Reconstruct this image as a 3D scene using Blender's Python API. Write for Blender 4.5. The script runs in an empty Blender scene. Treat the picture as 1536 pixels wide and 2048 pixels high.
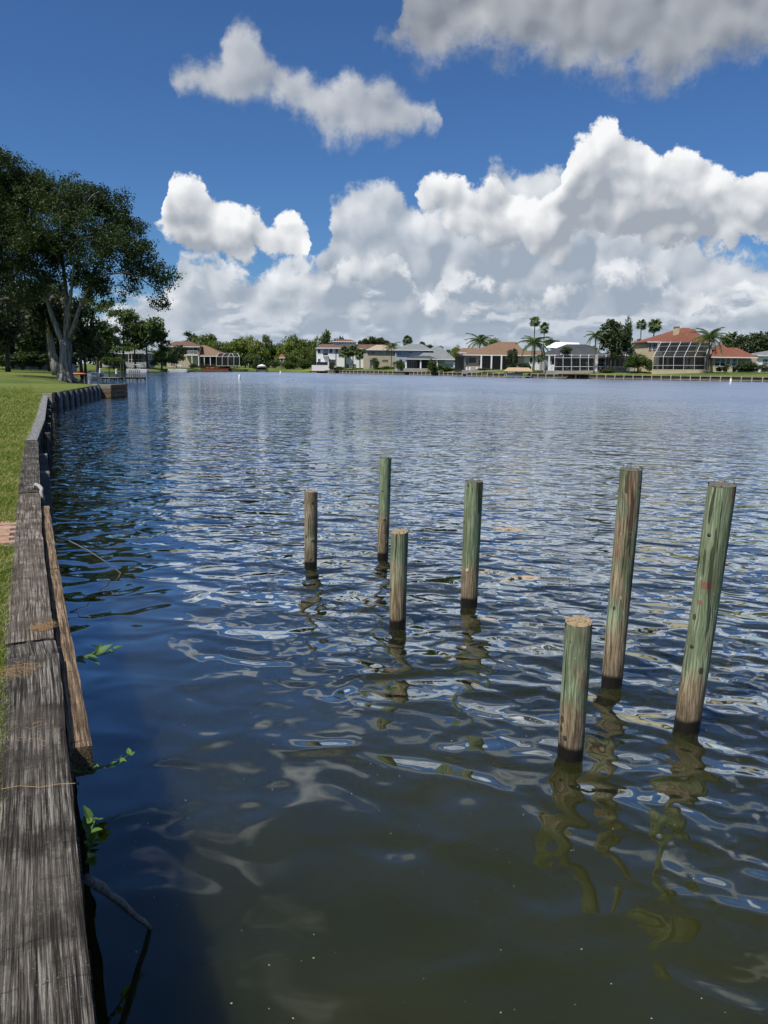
import bpy, bmesh, math, random
import numpy as np
from mathutils import Vector, Matrix, noise as mnoise
# ------------------------------------------------------------------ camera
CAM_H = 2.45                                   # eye height above the lake
LENS_F, PITCH, ROLL = 1538.0, math.atan(291.0 / 1538.0), 0.0100
scene = bpy.context.scene
COL = scene.collection
cam_data = bpy.data.cameras.new('camera'); cam = bpy.data.objects.new('camera', cam_data); COL.objects.link(cam)
cam_data.sensor_fit = 'VERTICAL'; cam_data.sensor_height = 24.0; cam_data.lens = 24.0 * LENS_F / 2048.0
cam_data.clip_start = 0.05; cam_data.clip_end = 6000
cam.matrix_world = (Matrix.Translation((0, 0, CAM_H)) @ Matrix.Rotation(math.pi / 2 - PITCH, 4, 'X') @ Matrix.Rotation(ROLL, 4, 'Z'))
scene.camera = cam
scene.view_settings.view_transform = 'Standard'; scene.view_settings.look = 'None'
scene.view_settings.exposure = 0.35; scene.view_settings.gamma = 1.0; scene.view_settings.use_curve_mapping = False
scene.cycles.use_adaptive_sampling = True; scene.cycles.adaptive_threshold = 0.015; scene.cycles.adaptive_min_samples = 16
scene.cycles.max_bounces = 8; scene.cycles.diffuse_bounces = 3; scene.cycles.glossy_bounces = 4
scene.cycles.transparent_max_bounces = 16; scene.cycles.sample_clamp_indirect = 4.0
scene.cycles.caustics_reflective = False; scene.cycles.caustics_refractive = False
# ------------------------------------------------------------------ sun and sky
SUN_AZ, SUN_EL = math.radians(-134), math.radians(58)      # azimuth from +Y towards +X
sun_data = bpy.data.lights.new('sun', 'SUN'); sun = bpy.data.objects.new('sun', sun_data); COL.objects.link(sun)
sun_data.energy = 4.0; sun_data.angle = math.radians(0.53); sun_data.color = (1.0, 0.955, 0.88)
SUN_DIR = Vector((math.sin(SUN_AZ) * math.cos(SUN_EL), math.cos(SUN_AZ) * math.cos(SUN_EL), math.sin(SUN_EL)))
sun.rotation_euler = SUN_DIR.to_track_quat('Z', 'Y').to_euler()
sun.location = SUN_DIR * 60

class G:
    """small helper that writes node trees as expressions"""
    def __init__(s, tree): s.t = tree
    def node(s, kind, **kw):
        n = s.t.nodes.new(kind)
        for k, v in kw.items(): setattr(n, k, v)
        return n
    def put(s, sock, v):
        if isinstance(v, bpy.types.NodeSocket): s.t.links.new(v, sock)
        elif v is not None: sock.default_value = v
    def m(s, op, a, b=None, c=None, clamp=False):
        n = s.node('ShaderNodeMath', operation=op, use_clamp=clamp)
        for i, v in enumerate((a, b, c)): s.put(n.inputs[i], v)
        return n.outputs[0]
    def v(s, op, a, b=None, c=None):
        n = s.node('ShaderNodeVectorMath', operation=op)
        for i, v in enumerate((a, b, c)): s.put(n.inputs[i], v)
        return n.outputs['Value' if op in ('LENGTH', 'DOT_PRODUCT', 'DISTANCE') else 'Vector']
    def scale(s, a, k):
        n = s.node('ShaderNodeVectorMath', operation='SCALE'); s.put(n.inputs[0], a); s.put(n.inputs['Scale'], k); return n.outputs[0]
    def xyz(s, x, y, z=0.0):
        n = s.node('ShaderNodeCombineXYZ')
        for i, v in enumerate((x, y, z)): s.put(n.inputs[i], v)
        return n.outputs[0]
    def sep(s, a):
        n = s.node('ShaderNodeSeparateXYZ'); s.put(n.inputs[0], a); return n.outputs
    def noise(s, vec, scale, detail=2.0, rough=0.5, dim='3D', out=0, dist=0.0, lac=2.0):
        n = s.node('ShaderNodeTexNoise', noise_dimensions=dim)
        s.put(n.inputs['Vector'], vec); s.put(n.inputs['Scale'], scale); s.put(n.inputs['Detail'], detail)
        s.put(n.inputs['Roughness'], rough); s.put(n.inputs['Distortion'], dist); s.put(n.inputs['Lacunarity'], lac)
        return n.outputs[out]
    def voro(s, vec, scale, detail=0.0, rough=0.5, dim='2D', feature='F1', out='Distance', rand=1.0, smooth=None):
        n = s.node('ShaderNodeTexVoronoi', voronoi_dimensions=dim, feature=feature)
        s.put(n.inputs['Vector'], vec); s.put(n.inputs['Scale'], scale)
        if 'Detail' in n.inputs: s.put(n.inputs['Detail'], detail); s.put(n.inputs['Roughness'], rough)
        if smooth is not None: s.put(n.inputs['Smoothness'], smooth)
        s.put(n.inputs['Randomness'], rand)
        return n.outputs[out]
    def step(s, x, a, b, lo=0.0, hi=1.0, kind='SMOOTHSTEP'):
        n = s.node('ShaderNodeMapRange', interpolation_type=kind)
        for i, v in enumerate((x, a, b, lo, hi)): s.put(n.inputs[i], v)
        return n.outputs[0]
    def mix(s, f, a, b, blend='MIX'):
        n = s.node('ShaderNodeMix', data_type='RGBA', blend_type=blend)
        s.put(n.inputs[0], f)
        s.put(n.inputs[6], (*a, 1) if isinstance(a, tuple) and len(a) == 3 else a)
        s.put(n.inputs[7], (*b, 1) if isinstance(b, tuple) and len(b) == 3 else b)
        return n.outputs[2]
    def ramp(s, f, stops, interp='LINEAR'):
        n = s.node('ShaderNodeValToRGB'); n.color_ramp.interpolation = interp; e = n.color_ramp.elements
        while len(e) < len(stops): e.new(0.5)
        for el, (p, c) in zip(e, stops): el.position = p; el.color = (*c, 1) if len(c) == 3 else c
        s.put(n.inputs[0], f); return n.outputs[0]

world = bpy.data.worlds.new('World'); scene.world = world; world.use_nodes = True
# outlines of the cumulus over the lake as curves: elevation (degrees) of the top and of the base against azimuth (degrees)
AZ0, AZ1, EL1 = -34.0, 34.0, 30.0
TOP_FRONT = [(-34.00, -6.00), (-17.23, -6.00), (-16.73, 6.57), (-15.72, 9.57), (-15.30, 10.37), (-14.72, 12.35), (-13.73, 12.56), (-12.97, 12.36), (-12.27, 11.57), (-10.93, 11.13), (-9.92, 10.93), (-8.82, 10.84), (-8.04, 9.97), (-6.99, 10.39), (-6.34, 9.70), (-5.79, 8.67), (-5.37, 5.67), (1.38, 8.76), (1.67, 11.76), (3.26, 12.96), (4.97, 12.95), (5.82, 12.16), (7.69, 13.03), (9.21, 11.85), (10.48, 11.03), (11.25, 11.32), (11.91, 12.79), (12.65, 14.42), (13.52, 15.26), (14.64, 16.03), (15.89, 15.06), (17.25, 15.03), (18.27, 14.04), (19.76, 14.31), (21.33, 13.27), (22.48, 12.31), (23.41, 12.12), (24.86, 12.68), (27.81, 12.02), (31.11, 10.59)]
BASE_FRONT = [(-34.00, 29.00), (-17.23, 29.00), (-16.73, 10.87), (-15.76, 8.87), (-15.04, 8.62), (-14.07, 7.92), (-12.07, 7.12), (-9.67, 6.84), (-7.57, 7.03), (-6.37, 7.39), (-5.80, 7.81), (-5.37, 9.81), (1.38, 13.00), (1.69, 11.00), (3.33, 10.09), (5.94, 8.38), (9.40, 7.49), (11.51, 7.32), (12.45, 7.70), (13.49, 8.33), (15.14, 8.61), (17.76, 8.36), (20.34, 7.79), (22.82, 7.44), (25.46, 7.55), (31.46, 7.49)]
TOP_BANK = [(-34.00, 2.53), (-31.58, 2.53), (-26.02, 2.73), (-18.19, 4.29), (-15.51, 5.38), (-13.78, 6.76), (-12.07, 7.16), (-10.37, 6.55), (-8.27, 6.94), (-6.16, 6.99), (-4.91, 8.03), (-4.20, 9.69), (-3.49, 11.95), (-1.84, 12.17), (0.29, 12.70), (1.43, 11.86), (4.42, 11.38), (6.63, 12.93), (7.28, 13.90), (8.47, 14.05), (9.56, 13.23), (11.20, 13.48), (12.89, 13.12), (17.94, 10.38), (25.35, 7.56), (31.43, 7.78)]
TOP_MID = [(-34.00, 1.92), (-31.64, 1.92), (-18.21, 3.96), (-15.51, 5.38), (-13.73, 8.00), (-12.03, 8.27), (-10.69, 7.27), (-8.97, 6.92), (-7.56, 7.56), (-6.15, 7.80), (-4.38, 7.37), (-2.61, 7.97), (-1.18, 8.15), (0.60, 7.94), (1.51, 6.77), (2.79, 5.41), (4.54, 6.78), (6.30, 7.18), (8.08, 6.43), (9.89, 5.06), (13.28, 6.04), (14.91, 7.00), (16.84, 7.66), (18.49, 7.22), (19.83, 6.22), (21.50, 4.90), (22.99, 5.49), (24.45, 5.88), (26.26, 5.23), (31.69, 5.46)]
BASE_MID = [(-34.00, -0.97), (-31.90, -0.97), (-18.37, 0.78), (-15.64, 2.19), (-13.85, 4.87), (-12.13, 5.12), (-10.78, 4.07), (-9.03, 3.70), (-7.61, 4.34), (-6.18, 4.58), (-4.40, 4.12), (-2.60, 4.74), (-1.16, 4.93), (0.64, 4.71), (1.56, 3.49), (2.85, 2.10), (4.62, 3.51), (6.40, 3.94), (8.21, 3.18), (10.03, 1.79), (13.46, 2.83), (15.10, 3.84), (17.05, 4.56), (18.71, 4.14), (20.07, 3.13), (21.75, 1.80), (23.25, 2.45), (24.72, 2.88), (26.54, 2.26), (32.00, 2.65)]
TOP_HIGH = [(-34.00, -6.00), (-15.25, -6.00), (-14.75, 15.37), (-13.92, 18.37), (-12.66, 19.24), (-11.33, 19.88), (-10.81, 20.94), (-9.81, 21.37), (-8.68, 20.70), (-8.29, 19.91), (-7.36, 19.74), (-6.02, 19.53), (-4.67, 18.85), (-3.65, 18.46), (-2.97, 18.68), (-2.11, 19.09), (-1.25, 18.37), (-0.23, 18.84), (0.80, 18.39), (2.19, 17.82), (3.23, 17.24), (3.94, 14.24), (4.44, -6.00), (34.00, -6.00)]
BASE_HIGH = [(-34.00, 29.00), (-15.25, 29.00), (-14.75, 19.82), (-13.94, 17.82), (-12.73, 17.18), (-11.77, 16.51), (-10.45, 16.48), (-8.76, 16.77), (-7.08, 16.47), (-6.06, 16.04), (-4.35, 15.50), (-2.62, 15.37), (-1.23, 15.45), (0.51, 14.86), (1.89, 15.35), (3.27, 15.65), (3.94, 17.65), (4.44, 29.00), (34.00, 29.00)]
TOP_ROOF = [(-34.00, -6.00), (-1.68, -6.00), (-1.18, 18.36), (-0.87, 21.36), (0.42, 21.32), (0.93, 22.95), (1.36, 25.21), (3.98, 26.38), (29.55, 23.57)]
BASE_ROOF = [(-34.00, 29.00), (-1.68, 29.00), (-1.18, 22.87), (-0.86, 20.87), (0.77, 20.29), (2.15, 19.40), (3.18, 19.23), (5.21, 19.59), (7.57, 19.30), (9.61, 18.67), (10.93, 18.53), (12.60, 18.08), (14.89, 17.43), (17.44, 17.02), (19.28, 17.14), (20.44, 17.57), (21.88, 17.96), (24.34, 17.88), (30.28, 17.70)]


def build_sky():
    nt = world.node_tree; nt.nodes.clear(); g = G(nt)
    out = g.node('ShaderNodeOutputWorld')
    d = g.node('ShaderNodeTexCoord').outputs['Generated']
    x, y, z = g.sep(d)
    az = g.m('MULTIPLY', g.m('ARCTAN2', x, y), 57.29578)
    el = g.m('MULTIPLY', g.m('ARCSINE', z), 57.29578)
    sky = g.node('ShaderNodeTexSky', sky_type='NISHITA', sun_disc=False, sun_elevation=SUN_EL, sun_rotation=SUN_AZ,
                 air_density=1.0, dust_density=0.25, ozone_density=3.0)
    blue = g.mix(1.0, sky.outputs[0], SKY_TINT, 'MULTIPLY')
    # ---- cumulus over the rest of the hemisphere, in perspective on a cloud base plane
    zz = g.m('ADD', g.m('MAXIMUM', z, 0.0), 0.16)
    pl = g.v('DIVIDE', g.xyz(x, y, 0.0), g.xyz(zz, zz, 1.0))
    nn = g.noise(pl, 1.5, 5.0, 0.55, '2D')
    nn2 = g.noise(g.v('ADD', pl, (-0.06, -0.02, 0)), 1.5, 4.0, 0.55, '2D')
    rest_a = g.step(nn, 0.54, 0.67)
    rest_s = g.m('MULTIPLY_ADD', g.step(nn, 0.52, 0.78), -0.7, g.step(g.m('SUBTRACT', nn, nn2), -0.06, 0.06))
    rest = g.mix(rest_a, blue, g.mix(rest_s, (4.4, 4.8, 5.4), (8.6, 8.8, 9.0)))
    # ---- the cumulus in front
    q = g.xyz(az, el)
    w = g.v('SUBTRACT', g.noise(q, 0.30, 5.0, 0.58, '2D', 1), (0.5, 0.5, 0.5))
    qw = g.v('ADD', q, g.v('MULTIPLY', w, (2.6, 1.7, 0)))
    aw, ew, _ = g.sep(qw)
    u = g.step(aw, AZ0, AZ1, 0.0, 1.0, 'LINEAR')
    def curve(pts, at=None):
        n = g.node('ShaderNodeFloatCurve'); c = n.mapping.curves[0]
        P = [((a - AZ0) / (AZ1 - AZ0), (e + 8) / (EL1 + 8)) for a, e in pts]
        while len(c.points) < len(P): c.points.new(0.5, 0.5)
        for p, (a, e) in zip(c.points, sorted(P)): p.location = (a, e); p.handle_type = 'AUTO_CLAMPED'
        n.mapping.update(); g.put(n.inputs['Value'], u if at is None else at)
        return g.m('MULTIPLY_ADD', n.outputs[0], EL1 + 8, -8.0)
    L = (-0.60, 0.80)
    def relief(off, eps, k):
        # edge relief with fine detail; a softer copy of it, compared towards the sun, shades the puffs
        p = g.v('ADD', q, g.v('MULTIPLY_ADD', w, (0.9, 0.9, 0), off))
        def one(v):
            b = g.voro(v, 0.40 * k, 1.0, 0.45, feature='SMOOTH_F1', smooth=0.30)
            f = g.noise(v, 0.30 * k, 2.4, 0.45, '2D')
            return g.m('MULTIPLY_ADD', g.m('MULTIPLY', b, b), -1.35, g.m('MULTIPLY', f, 3.4))
        a = one(p); b = one(g.v('ADD', p, (L[0] * eps, L[1] * eps, 0)))
        fine = g.noise(p, 1.7 * k, 4.0, 0.64, '2D')
        return g.m('ADD', g.m('SUBTRACT', a, 1.25), g.m('MULTIPLY_ADD', fine, 2.2, -1.1)), g.m('MULTIPLY_ADD', fine, 0.30, g.m('SUBTRACT', g.m('SUBTRACT', a, b), 0.15))
    rA, dA = relief((13.7, 5.1, 0), 0.95, 1.0)
    rB, dB = relief((71.2, 33.3, 0), 1.1, 0.85)
    us = g.step(az, AZ0, AZ1, 0.0, 1.0, 'LINEAR')
    def layer(col, top, base, r, dr, edge, amp, shade, lit, alpha=1.0, soft_base=0.5, tone=(0.35, 0.5, 0.55)):
        T = curve(top); B = curve(base) if base else None
        up = g.m('SUBTRACT', T, ew)
        D = up if B is None else g.m('SMOOTH_MIN', up, g.m('MULTIPLY', g.m('SUBTRACT', ew, B), soft_base), 0.5)
        D = g.m('MULTIPLY_ADD', r, amp, D)
        a = g.m('MULTIPLY', g.step(D, *edge), alpha)
        # deep below the top the cloud turns grey, towards the top and on the sunlit side of its puffs it is white
        up_s = g.m('SUBTRACT', curve(top, us), g.m('MULTIPLY_ADD', rB, 0.5, el))
        depth = g.step(up_s, 0.0, tone[2] * 12, 1.0, 0.0, 'LINEAR')
        s = g.m('ADD', g.m('MULTIPLY_ADD', depth, tone[0], tone[1] - 0.5 * tone[0] - 0.12), g.m('MULTIPLY', dr, tone[3] if len(tone) > 3 else 0.36), clamp=True)
        return g.mix(a, col, g.mix(s, shade, lit)), a
    col = blue
    col, _ = layer(col, TOP_HIGH, BASE_HIGH, rB, dB, (-0.55, 1.1), 0.55, (3.2, 3.6, 4.2), (6.4, 6.6, 6.9), 0.92, 1.0, (0.1, 0.55, 0.4))
    col, _ = layer(col, TOP_ROOF, BASE_ROOF, rA, dB, (-0.3, 2.0), 0.65, (2.3, 2.6, 3.05), (6.0, 6.2, 6.5), 0.97, 0.9, (0.0, 0.42, 0.4, 0.26))
    # layered stratocumulus low over the horizon
    qs = g.v('MULTIPLY', g.v('ADD', q, g.v('MULTIPLY', w, (2, 1, 0))), (0.40, 1.0, 0))
    s1 = g.noise(qs, 0.50, 5.0, 0.55, '2D'); s2 = g.noise(g.v('ADD', qs, (-0.10, 0.35, 0)), 0.50, 5.0, 0.55, '2D')
    ds = g.m('SUBTRACT', s1, s2)
    col, _ = layer(col, TOP_BANK, None, rB, dB, (-0.1, 0.9), 0.62, (3.5, 4.1, 4.9), (8.4, 8.6, 8.9), 0.97, 1.0, (0.55, 0.45, 0.5))
    col, _ = layer(col, TOP_MID, BASE_MID, rB, dA, (0.0, 0.8), 0.6, (3.7, 4.3, 5.0), (8.7, 8.9, 9.2), 0.92, 0.30, (0.8, 0.55, 0.28))
    cov = g.m('ADD', s1, g.step(el, 1.0, 8.5, 0.16, -0.34, 'LINEAR'))
    sa = g.m('MULTIPLY', g.step(cov, 0.46, 0.62), 0.85)
    col = g.mix(sa, col, g.mix(g.step(ds, -0.10, 0.13), (3.0, 3.7, 4.6), (6.6, 7.0, 7.6)))
    col, _ = layer(col, TOP_FRONT, BASE_FRONT, rA, dA, (0.0, 0.5), 0.50, (3.6, 4.0, 4.6), (9.4, 9.5, 9.6), 1.0, 0.8, (0.95, 0.62, 0.36))
    hz = g.m('MULTIPLY', g.step(el, 4.5, -0.5), 0.6)
    col = g.mix(hz, col, (4.6, 5.4, 6.5))
    b1 = g.node('ShaderNodeBackground'); nt.links.new(rest, b1.inputs['Color']); b1.inputs['Strength'].default_value = 0.079
    b2 = g.node('ShaderNodeBackground'); nt.links.new(col, b2.inputs['Color']); b2.inputs['Strength'].default_value = 0.079
    near = g.m('MULTIPLY', g.step(g.m('ABSOLUTE', az), 31.0, 29.0), g.step(el, 28.0, 24.5))
    ms = g.node('ShaderNodeMixShader'); nt.links.new(near, ms.inputs[0])
    nt.links.new(b1.outputs[0], ms.inputs[1]); nt.links.new(b2.outputs[0], ms.inputs[2])
    nt.links.new(ms.outputs[0], out.inputs[0])
    world.cycles.sampling_method = 'MANUAL'; world.cycles.sample_map_resolution = 256
SKY_TINT = (0.395, 0.62, 0.905)
build_sky()
# ------------------------------------------------------------------ helpers
random.seed(7); RNG = np.random.default_rng(11)
_R = np.array((Matrix.Rotation(math.pi / 2 - PITCH, 3, 'X') @ Matrix.Rotation(ROLL, 3, 'Z')))
def ray(px, py): return _R @ np.array([px - 768.0, -(py - 1024.0), -LENS_F])
def at(px, py, Y):
    v = ray(px, py); t = Y / v[1]; return Vector((t * v[0], Y, CAM_H + t * v[2]))
def gz(px, py, z):
    v = ray(px, py); t = (z - CAM_H) / v[2]; return Vector((t * v[0], t * v[1], z))
def tag(o, label=None, cat=None, group=None, kind=None):
    for k, v in (('label', label), ('category', cat), ('group', group), ('kind', kind)):
        if v: o[k] = v
    return o
def empty(name, loc=(0, 0, 0), rz=0.0):
    o = bpy.data.objects.new(name, None); COL.objects.link(o); o.location = loc; o.rotation_euler = (0, 0, rz)
    o.empty_display_size = 0.3; return o
def link_mesh(name, me, parent=None, loc=None):
    o = bpy.data.objects.new(name, me); COL.objects.link(o)
    if parent is not None: o.parent = parent
    if loc is not None: o.location = loc
    return o
def copy_tree(o, parent=None):
    c = o.copy(); COL.objects.link(c); c.parent = parent
    for ch in list(o.children): copy_tree(ch, c)
    return c
class MB:
    """collects boxes, beams, tubes and sheets; build() links them as one mesh object, in the parent's own space"""
    def __init__(s): s.v = []; s.f = []
    def add(s, vs, fs):
        b = len(s.v); s.v += [tuple(p) for p in vs]; s.f += [tuple(i + b for i in q) for q in fs]; return s
    def box(s, x0, x1, y0, y1, z0, z1):
        return s.add([(x0, y0, z0), (x1, y0, z0), (x1, y1, z0), (x0, y1, z0), (x0, y0, z1), (x1, y0, z1), (x1, y1, z1), (x0, y1, z1)],
                     [(0, 3, 2, 1), (4, 5, 6, 7), (0, 1, 5, 4), (1, 2, 6, 5), (2, 3, 7, 6), (3, 0, 4, 7)])
    def beam(s, p, q, w, h=None, up=(0, 0, 1)):
        p, q = Vector(p), Vector(q); h = h or w; d = (q - p).normalized(); u = Vector(up)
        if abs(d.dot(u)) > 0.98: u = Vector((0, 1, 0))
        a = d.cross(u).normalized() * w / 2; b = a.cross(d).normalized() * h / 2
        return s.add([p - a - b, p + a - b, p + a + b, p - a + b, q - a - b, q + a - b, q + a + b, q - a + b],
                     [(0, 3, 2, 1), (4, 5, 6, 7), (0, 1, 5, 4), (1, 2, 6, 5), (2, 3, 7, 6), (3, 0, 4, 7)])
    def tube(s, pts, rad, n=8, cap=True):
        pts = [Vector(p) for p in pts]; rad = rad if hasattr(rad, '__len__') else [rad] * len(pts); vs = []; fs = []
        prev = None
        for i, p in enumerate(pts):
            d = (pts[min(i + 1, len(pts) - 1)] - pts[max(i - 1, 0)]).normalized()
            if prev is None:
                a = d.cross(Vector((0.13, 0.31, 0.94)) if abs(d.z) < 0.9 else Vector((1, 0, 0))).normalized()
            else: a = (prev - d * prev.dot(d)).normalized()
            prev = a; b = d.cross(a)
            vs += [p + (a * math.cos(k * 2 * math.pi / n) + b * math.sin(k * 2 * math.pi / n)) * rad[i] for k in range(n)]
        for i in range(len(pts) - 1):
            for k in range(n): fs.append((i * n + k, i * n + (k + 1) % n, (i + 1) * n + (k + 1) % n, (i + 1) * n + k))
        if cap: fs += [tuple(range(n))[::-1], tuple(range((len(pts) - 1) * n, len(pts) * n))]
        return s.add(vs, fs)
    def hip(s, x0, x1, y0, y1, z0, zr, rx0, rx1, ry=None, t=0.22, over=0.0):
        """hipped roof: eaves rectangle, ridge from rx0 to rx1, eaves board of thickness t"""
        ry = (y0 + y1) / 2 if ry is None else ry
        e = [(x0, y0, z0), (x1, y0, z0), (x1, y1, z0), (x0, y1, z0)]
        v = e + [(a, b, c - t) for a, b, c in e] + [(rx0, ry, zr), (rx1, ry, zr)]
        return s.add(v, [(0, 1, 9, 8), (1, 2, 9), (2, 3, 8, 9), (3, 0, 8), (0, 4, 5, 1), (1, 5, 6, 2), (2, 6, 7, 3), (3, 7, 4, 0), (4, 7, 6, 5)])
    def build(s, name, mat, parent=None, smooth=False, loc=None, bevel=0.0):
        me = bpy.data.meshes.new(name); me.from_pydata(s.v, [], s.f)
        if bevel:
            bm = bmesh.new(); bm.from_mesh(me)
            bmesh.ops.bevel(bm, geom=bm.edges[:], offset=bevel, segments=1, affect='EDGES', profile=0.6); bm.to_mesh(me); bm.free()
        if smooth: me.polygons.foreach_set('use_smooth', [True] * len(me.polygons))
        me.materials.append(mat); me.update()
        return link_mesh(name, me, parent, loc)
def np_mesh(name, verts, quads, mat, smooth=False):
    """fast quad mesh from arrays"""
    me = bpy.data.meshes.new(name); n = len(quads)
    me.vertices.add(len(verts)); me.vertices.foreach_set('co', np.asarray(verts, dtype=np.float32).ravel())
    k = quads.shape[1]
    me.loops.add(n * k); me.loops.foreach_set('vertex_index', quads.astype(np.int32).ravel())
    me.polygons.add(n); me.polygons.foreach_set('loop_start', np.arange(0, n * k, k, dtype=np.int32))
    if smooth: me.polygons.foreach_set('use_smooth', np.ones(n, dtype=bool))
    me.materials.append(mat); me.update(calc_edges=True); return me
def in_parent(parent, p): return Vector(p) - parent.location

# ------------------------------------------------------------------ materials
def new_mat(name):
    m = bpy.data.materials.new(name); m.use_nodes = True; nt = m.node_tree; nt.nodes.clear()
    g = G(nt); g.out = g.node('ShaderNodeOutputMaterial'); return m, g
def finish(g, color, rough=0.7, bump=None, dist=0.01, spec=0.3, strength=1.0, metallic=0.0):
    b = g.node('ShaderNodeBsdfPrincipled')
    g.put(b.inputs['Base Color'], (*color, 1) if isinstance(color, tuple) else color)
    g.put(b.inputs['Roughness'], rough); b.inputs['Specular IOR Level'].default_value = spec; g.put(b.inputs['Metallic'], metallic)
    if bump is not None:
        n = g.node('ShaderNodeBump'); g.put(n.inputs['Height'], bump); n.inputs['Distance'].default_value = dist; n.inputs['Strength'].default_value = strength
        g.t.links.new(n.outputs[0], b.inputs['Normal'])
    g.t.links.new(b.outputs[0], g.out.inputs[0]); return b
def objco(g): return g.node('ShaderNodeTexCoord').outputs['Object']
def world_pos(g): return g.node('ShaderNodeNewGeometry').outputs['Position']
M = {}
def plain(name, a, b, scale=3.0, rough=0.75, bump=0.006, bscale=30.0, spec=0.25, metallic=0.0):
    """two-tone mottled surface with fine relief (stucco, painted wood, metal, shingle)"""
    m, g = new_mat(name); p = world_pos(g)
    n = g.noise(p, scale, 6.0, 0.6); c = g.ramp(n, [(0.30, a), (0.70, b)])
    finish(g, c, rough, g.noise(p, bscale, 3.0, 0.6), bump, spec, 1.0, metallic); M[name] = m; return m
plain('white_wall', (0.74, 0.74, 0.72), (0.83, 0.83, 0.81), 0.8)
plain('cream_wall', (0.52, 0.43, 0.27), (0.60, 0.51, 0.33), 0.8)
plain('tan_wall', (0.40, 0.35, 0.26), (0.48, 0.42, 0.32), 0.8)
plain('grey_wall', (0.32, 0.33, 0.34), (0.40, 0.41, 0.42), 0.8)
plain('blue_grey_wall', (0.36, 0.40, 0.45), (0.44, 0.48, 0.52), 0.8)
plain('brick_wall', (0.24, 0.12, 0.08), (0.32, 0.17, 0.11), 3.0)
plain('white_metal', (0.70, 0.71, 0.72), (0.80, 0.80, 0.80), 2.0, 0.45, 0.001)
plain('grey_metal', (0.28, 0.29, 0.30), (0.38, 0.39, 0.40), 2.0, 0.4, 0.001, 30, 0.5)
plain('dark_metal', (0.035, 0.035, 0.038), (0.06, 0.06, 0.06), 2.0, 0.45, 0.001)
plain('black_rubber', (0.018, 0.018, 0.018), (0.03, 0.03, 0.03), 4.0, 0.7, 0.001)
plain('white_hull', (0.66, 0.67, 0.68), (0.76, 0.77, 0.78), 1.5, 0.25, 0.0005, 30, 0.5)
plain('blue_trim', (0.03, 0.06, 0.16), (0.05, 0.09, 0.22), 1.5, 0.35, 0.0005)
plain('canvas_tan', (0.40, 0.28, 0.17), (0.47, 0.34, 0.22), 2.5, 0.8, 0.004)
plain('canvas_white', (0.62, 0.62, 0.60), (0.72, 0.72, 0.70), 2.5, 0.8, 0.004)
plain('orange_plastic', (0.60, 0.13, 0.03), (0.68, 0.18, 0.05), 2.0, 0.4, 0.001)
plain('red_deck', (0.20, 0.055, 0.035), (0.28, 0.085, 0.05), 2.0, 0.8)
plain('dock_wood', (0.10, 0.085, 0.07), (0.20, 0.17, 0.14), 1.2, 0.85)
plain('post_pale', (0.34, 0.31, 0.26), (0.50, 0.47, 0.41), 1.5, 0.85)
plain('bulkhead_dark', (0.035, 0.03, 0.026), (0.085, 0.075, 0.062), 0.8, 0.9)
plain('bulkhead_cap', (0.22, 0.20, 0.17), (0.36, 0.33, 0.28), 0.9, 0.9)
plain('rail_white', (0.66, 0.66, 0.64), (0.76, 0.76, 0.74), 2.0, 0.5, 0.001)
plain('door_and_shade_dark', (0.02, 0.022, 0.025), (0.04, 0.042, 0.045), 1.0, 0.3, 0.001)  # for dark doors, and for panels that paint the shade in openings
plain('furniture', (0.05, 0.05, 0.05), (0.13, 0.12, 0.11), 2.0, 0.6)
plain('concrete', (0.30, 0.28, 0.25), (0.42, 0.39, 0.35), 0.6, 0.9)
plain('rope', (0.26, 0.25, 0.23), (0.42, 0.41, 0.38), 60.0, 0.9, 0.002, 400)
plain('straw', (0.34, 0.19, 0.07), (0.50, 0.31, 0.13), 30.0, 0.8, 0.001)
plain('dry_stem', (0.38, 0.34, 0.26), (0.58, 0.53, 0.44), 14.0, 0.7, 0.001)
plain('grey_stick', (0.085, 0.080, 0.072), (0.27, 0.26, 0.24), 45.0, 0.9, 0.010, 120)
plain('speck', (0.45, 0.45, 0.40), (0.70, 0.70, 0.66), 50.0, 0.7, 0.0005)
plain('steel', (0.30, 0.29, 0.27), (0.48, 0.47, 0.45), 60.0, 0.35, 0.001, 200, 0.5, 0.9)

def roof_mat(name, a, b, c, course=0.32, relief=0.04):
    """courses of tiles or shingles running along the eaves"""
    m, g = new_mat(name); p = world_pos(g); x, y, z = g.sep(p)
    n = g.noise(p, 0.45, 5.0, 0.6); n2 = g.noise(g.v('MULTIPLY', p, (1, 1, 3)), 2.2, 3.0, 0.6)
    col = g.mix(g.step(n2, 0.35, 0.7), g.ramp(n, [(0.3, a), (0.7, b)]), c)
    cz = g.m('FRACT', g.m('DIVIDE', z, course * 0.5)); cx = g.m('FRACT', g.m('DIVIDE', g.m('ADD', x, y), course))
    h = g.m('ADD', cz, g.m('MULTIPLY', g.m('PINGPONG', cx, 0.5), 1.2))
    finish(g, col, 0.8, h, relief, 0.25, 0.6); M[name] = m
roof_mat('red_tile', (0.200, 0.076, 0.045), (0.250, 0.102, 0.062), (0.160, 0.064, 0.043))
roof_mat('red_tile_dark', (0.20, 0.06, 0.035), (0.26, 0.08, 0.045), (0.15, 0.05, 0.035))
roof_mat('brown_shingle', (0.20, 0.125, 0.080), (0.245, 0.158, 0.105), (0.165, 0.102, 0.066), 0.3, 0.012)
roof_mat('dark_brown_tile', (0.15, 0.085, 0.06), (0.20, 0.115, 0.08), (0.11, 0.065, 0.05), 0.3, 0.03)
roof_mat('grey_shingle', (0.19, 0.205, 0.205), (0.25, 0.265, 0.26), (0.155, 0.17, 0.17), 0.3, 0.012)
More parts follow.
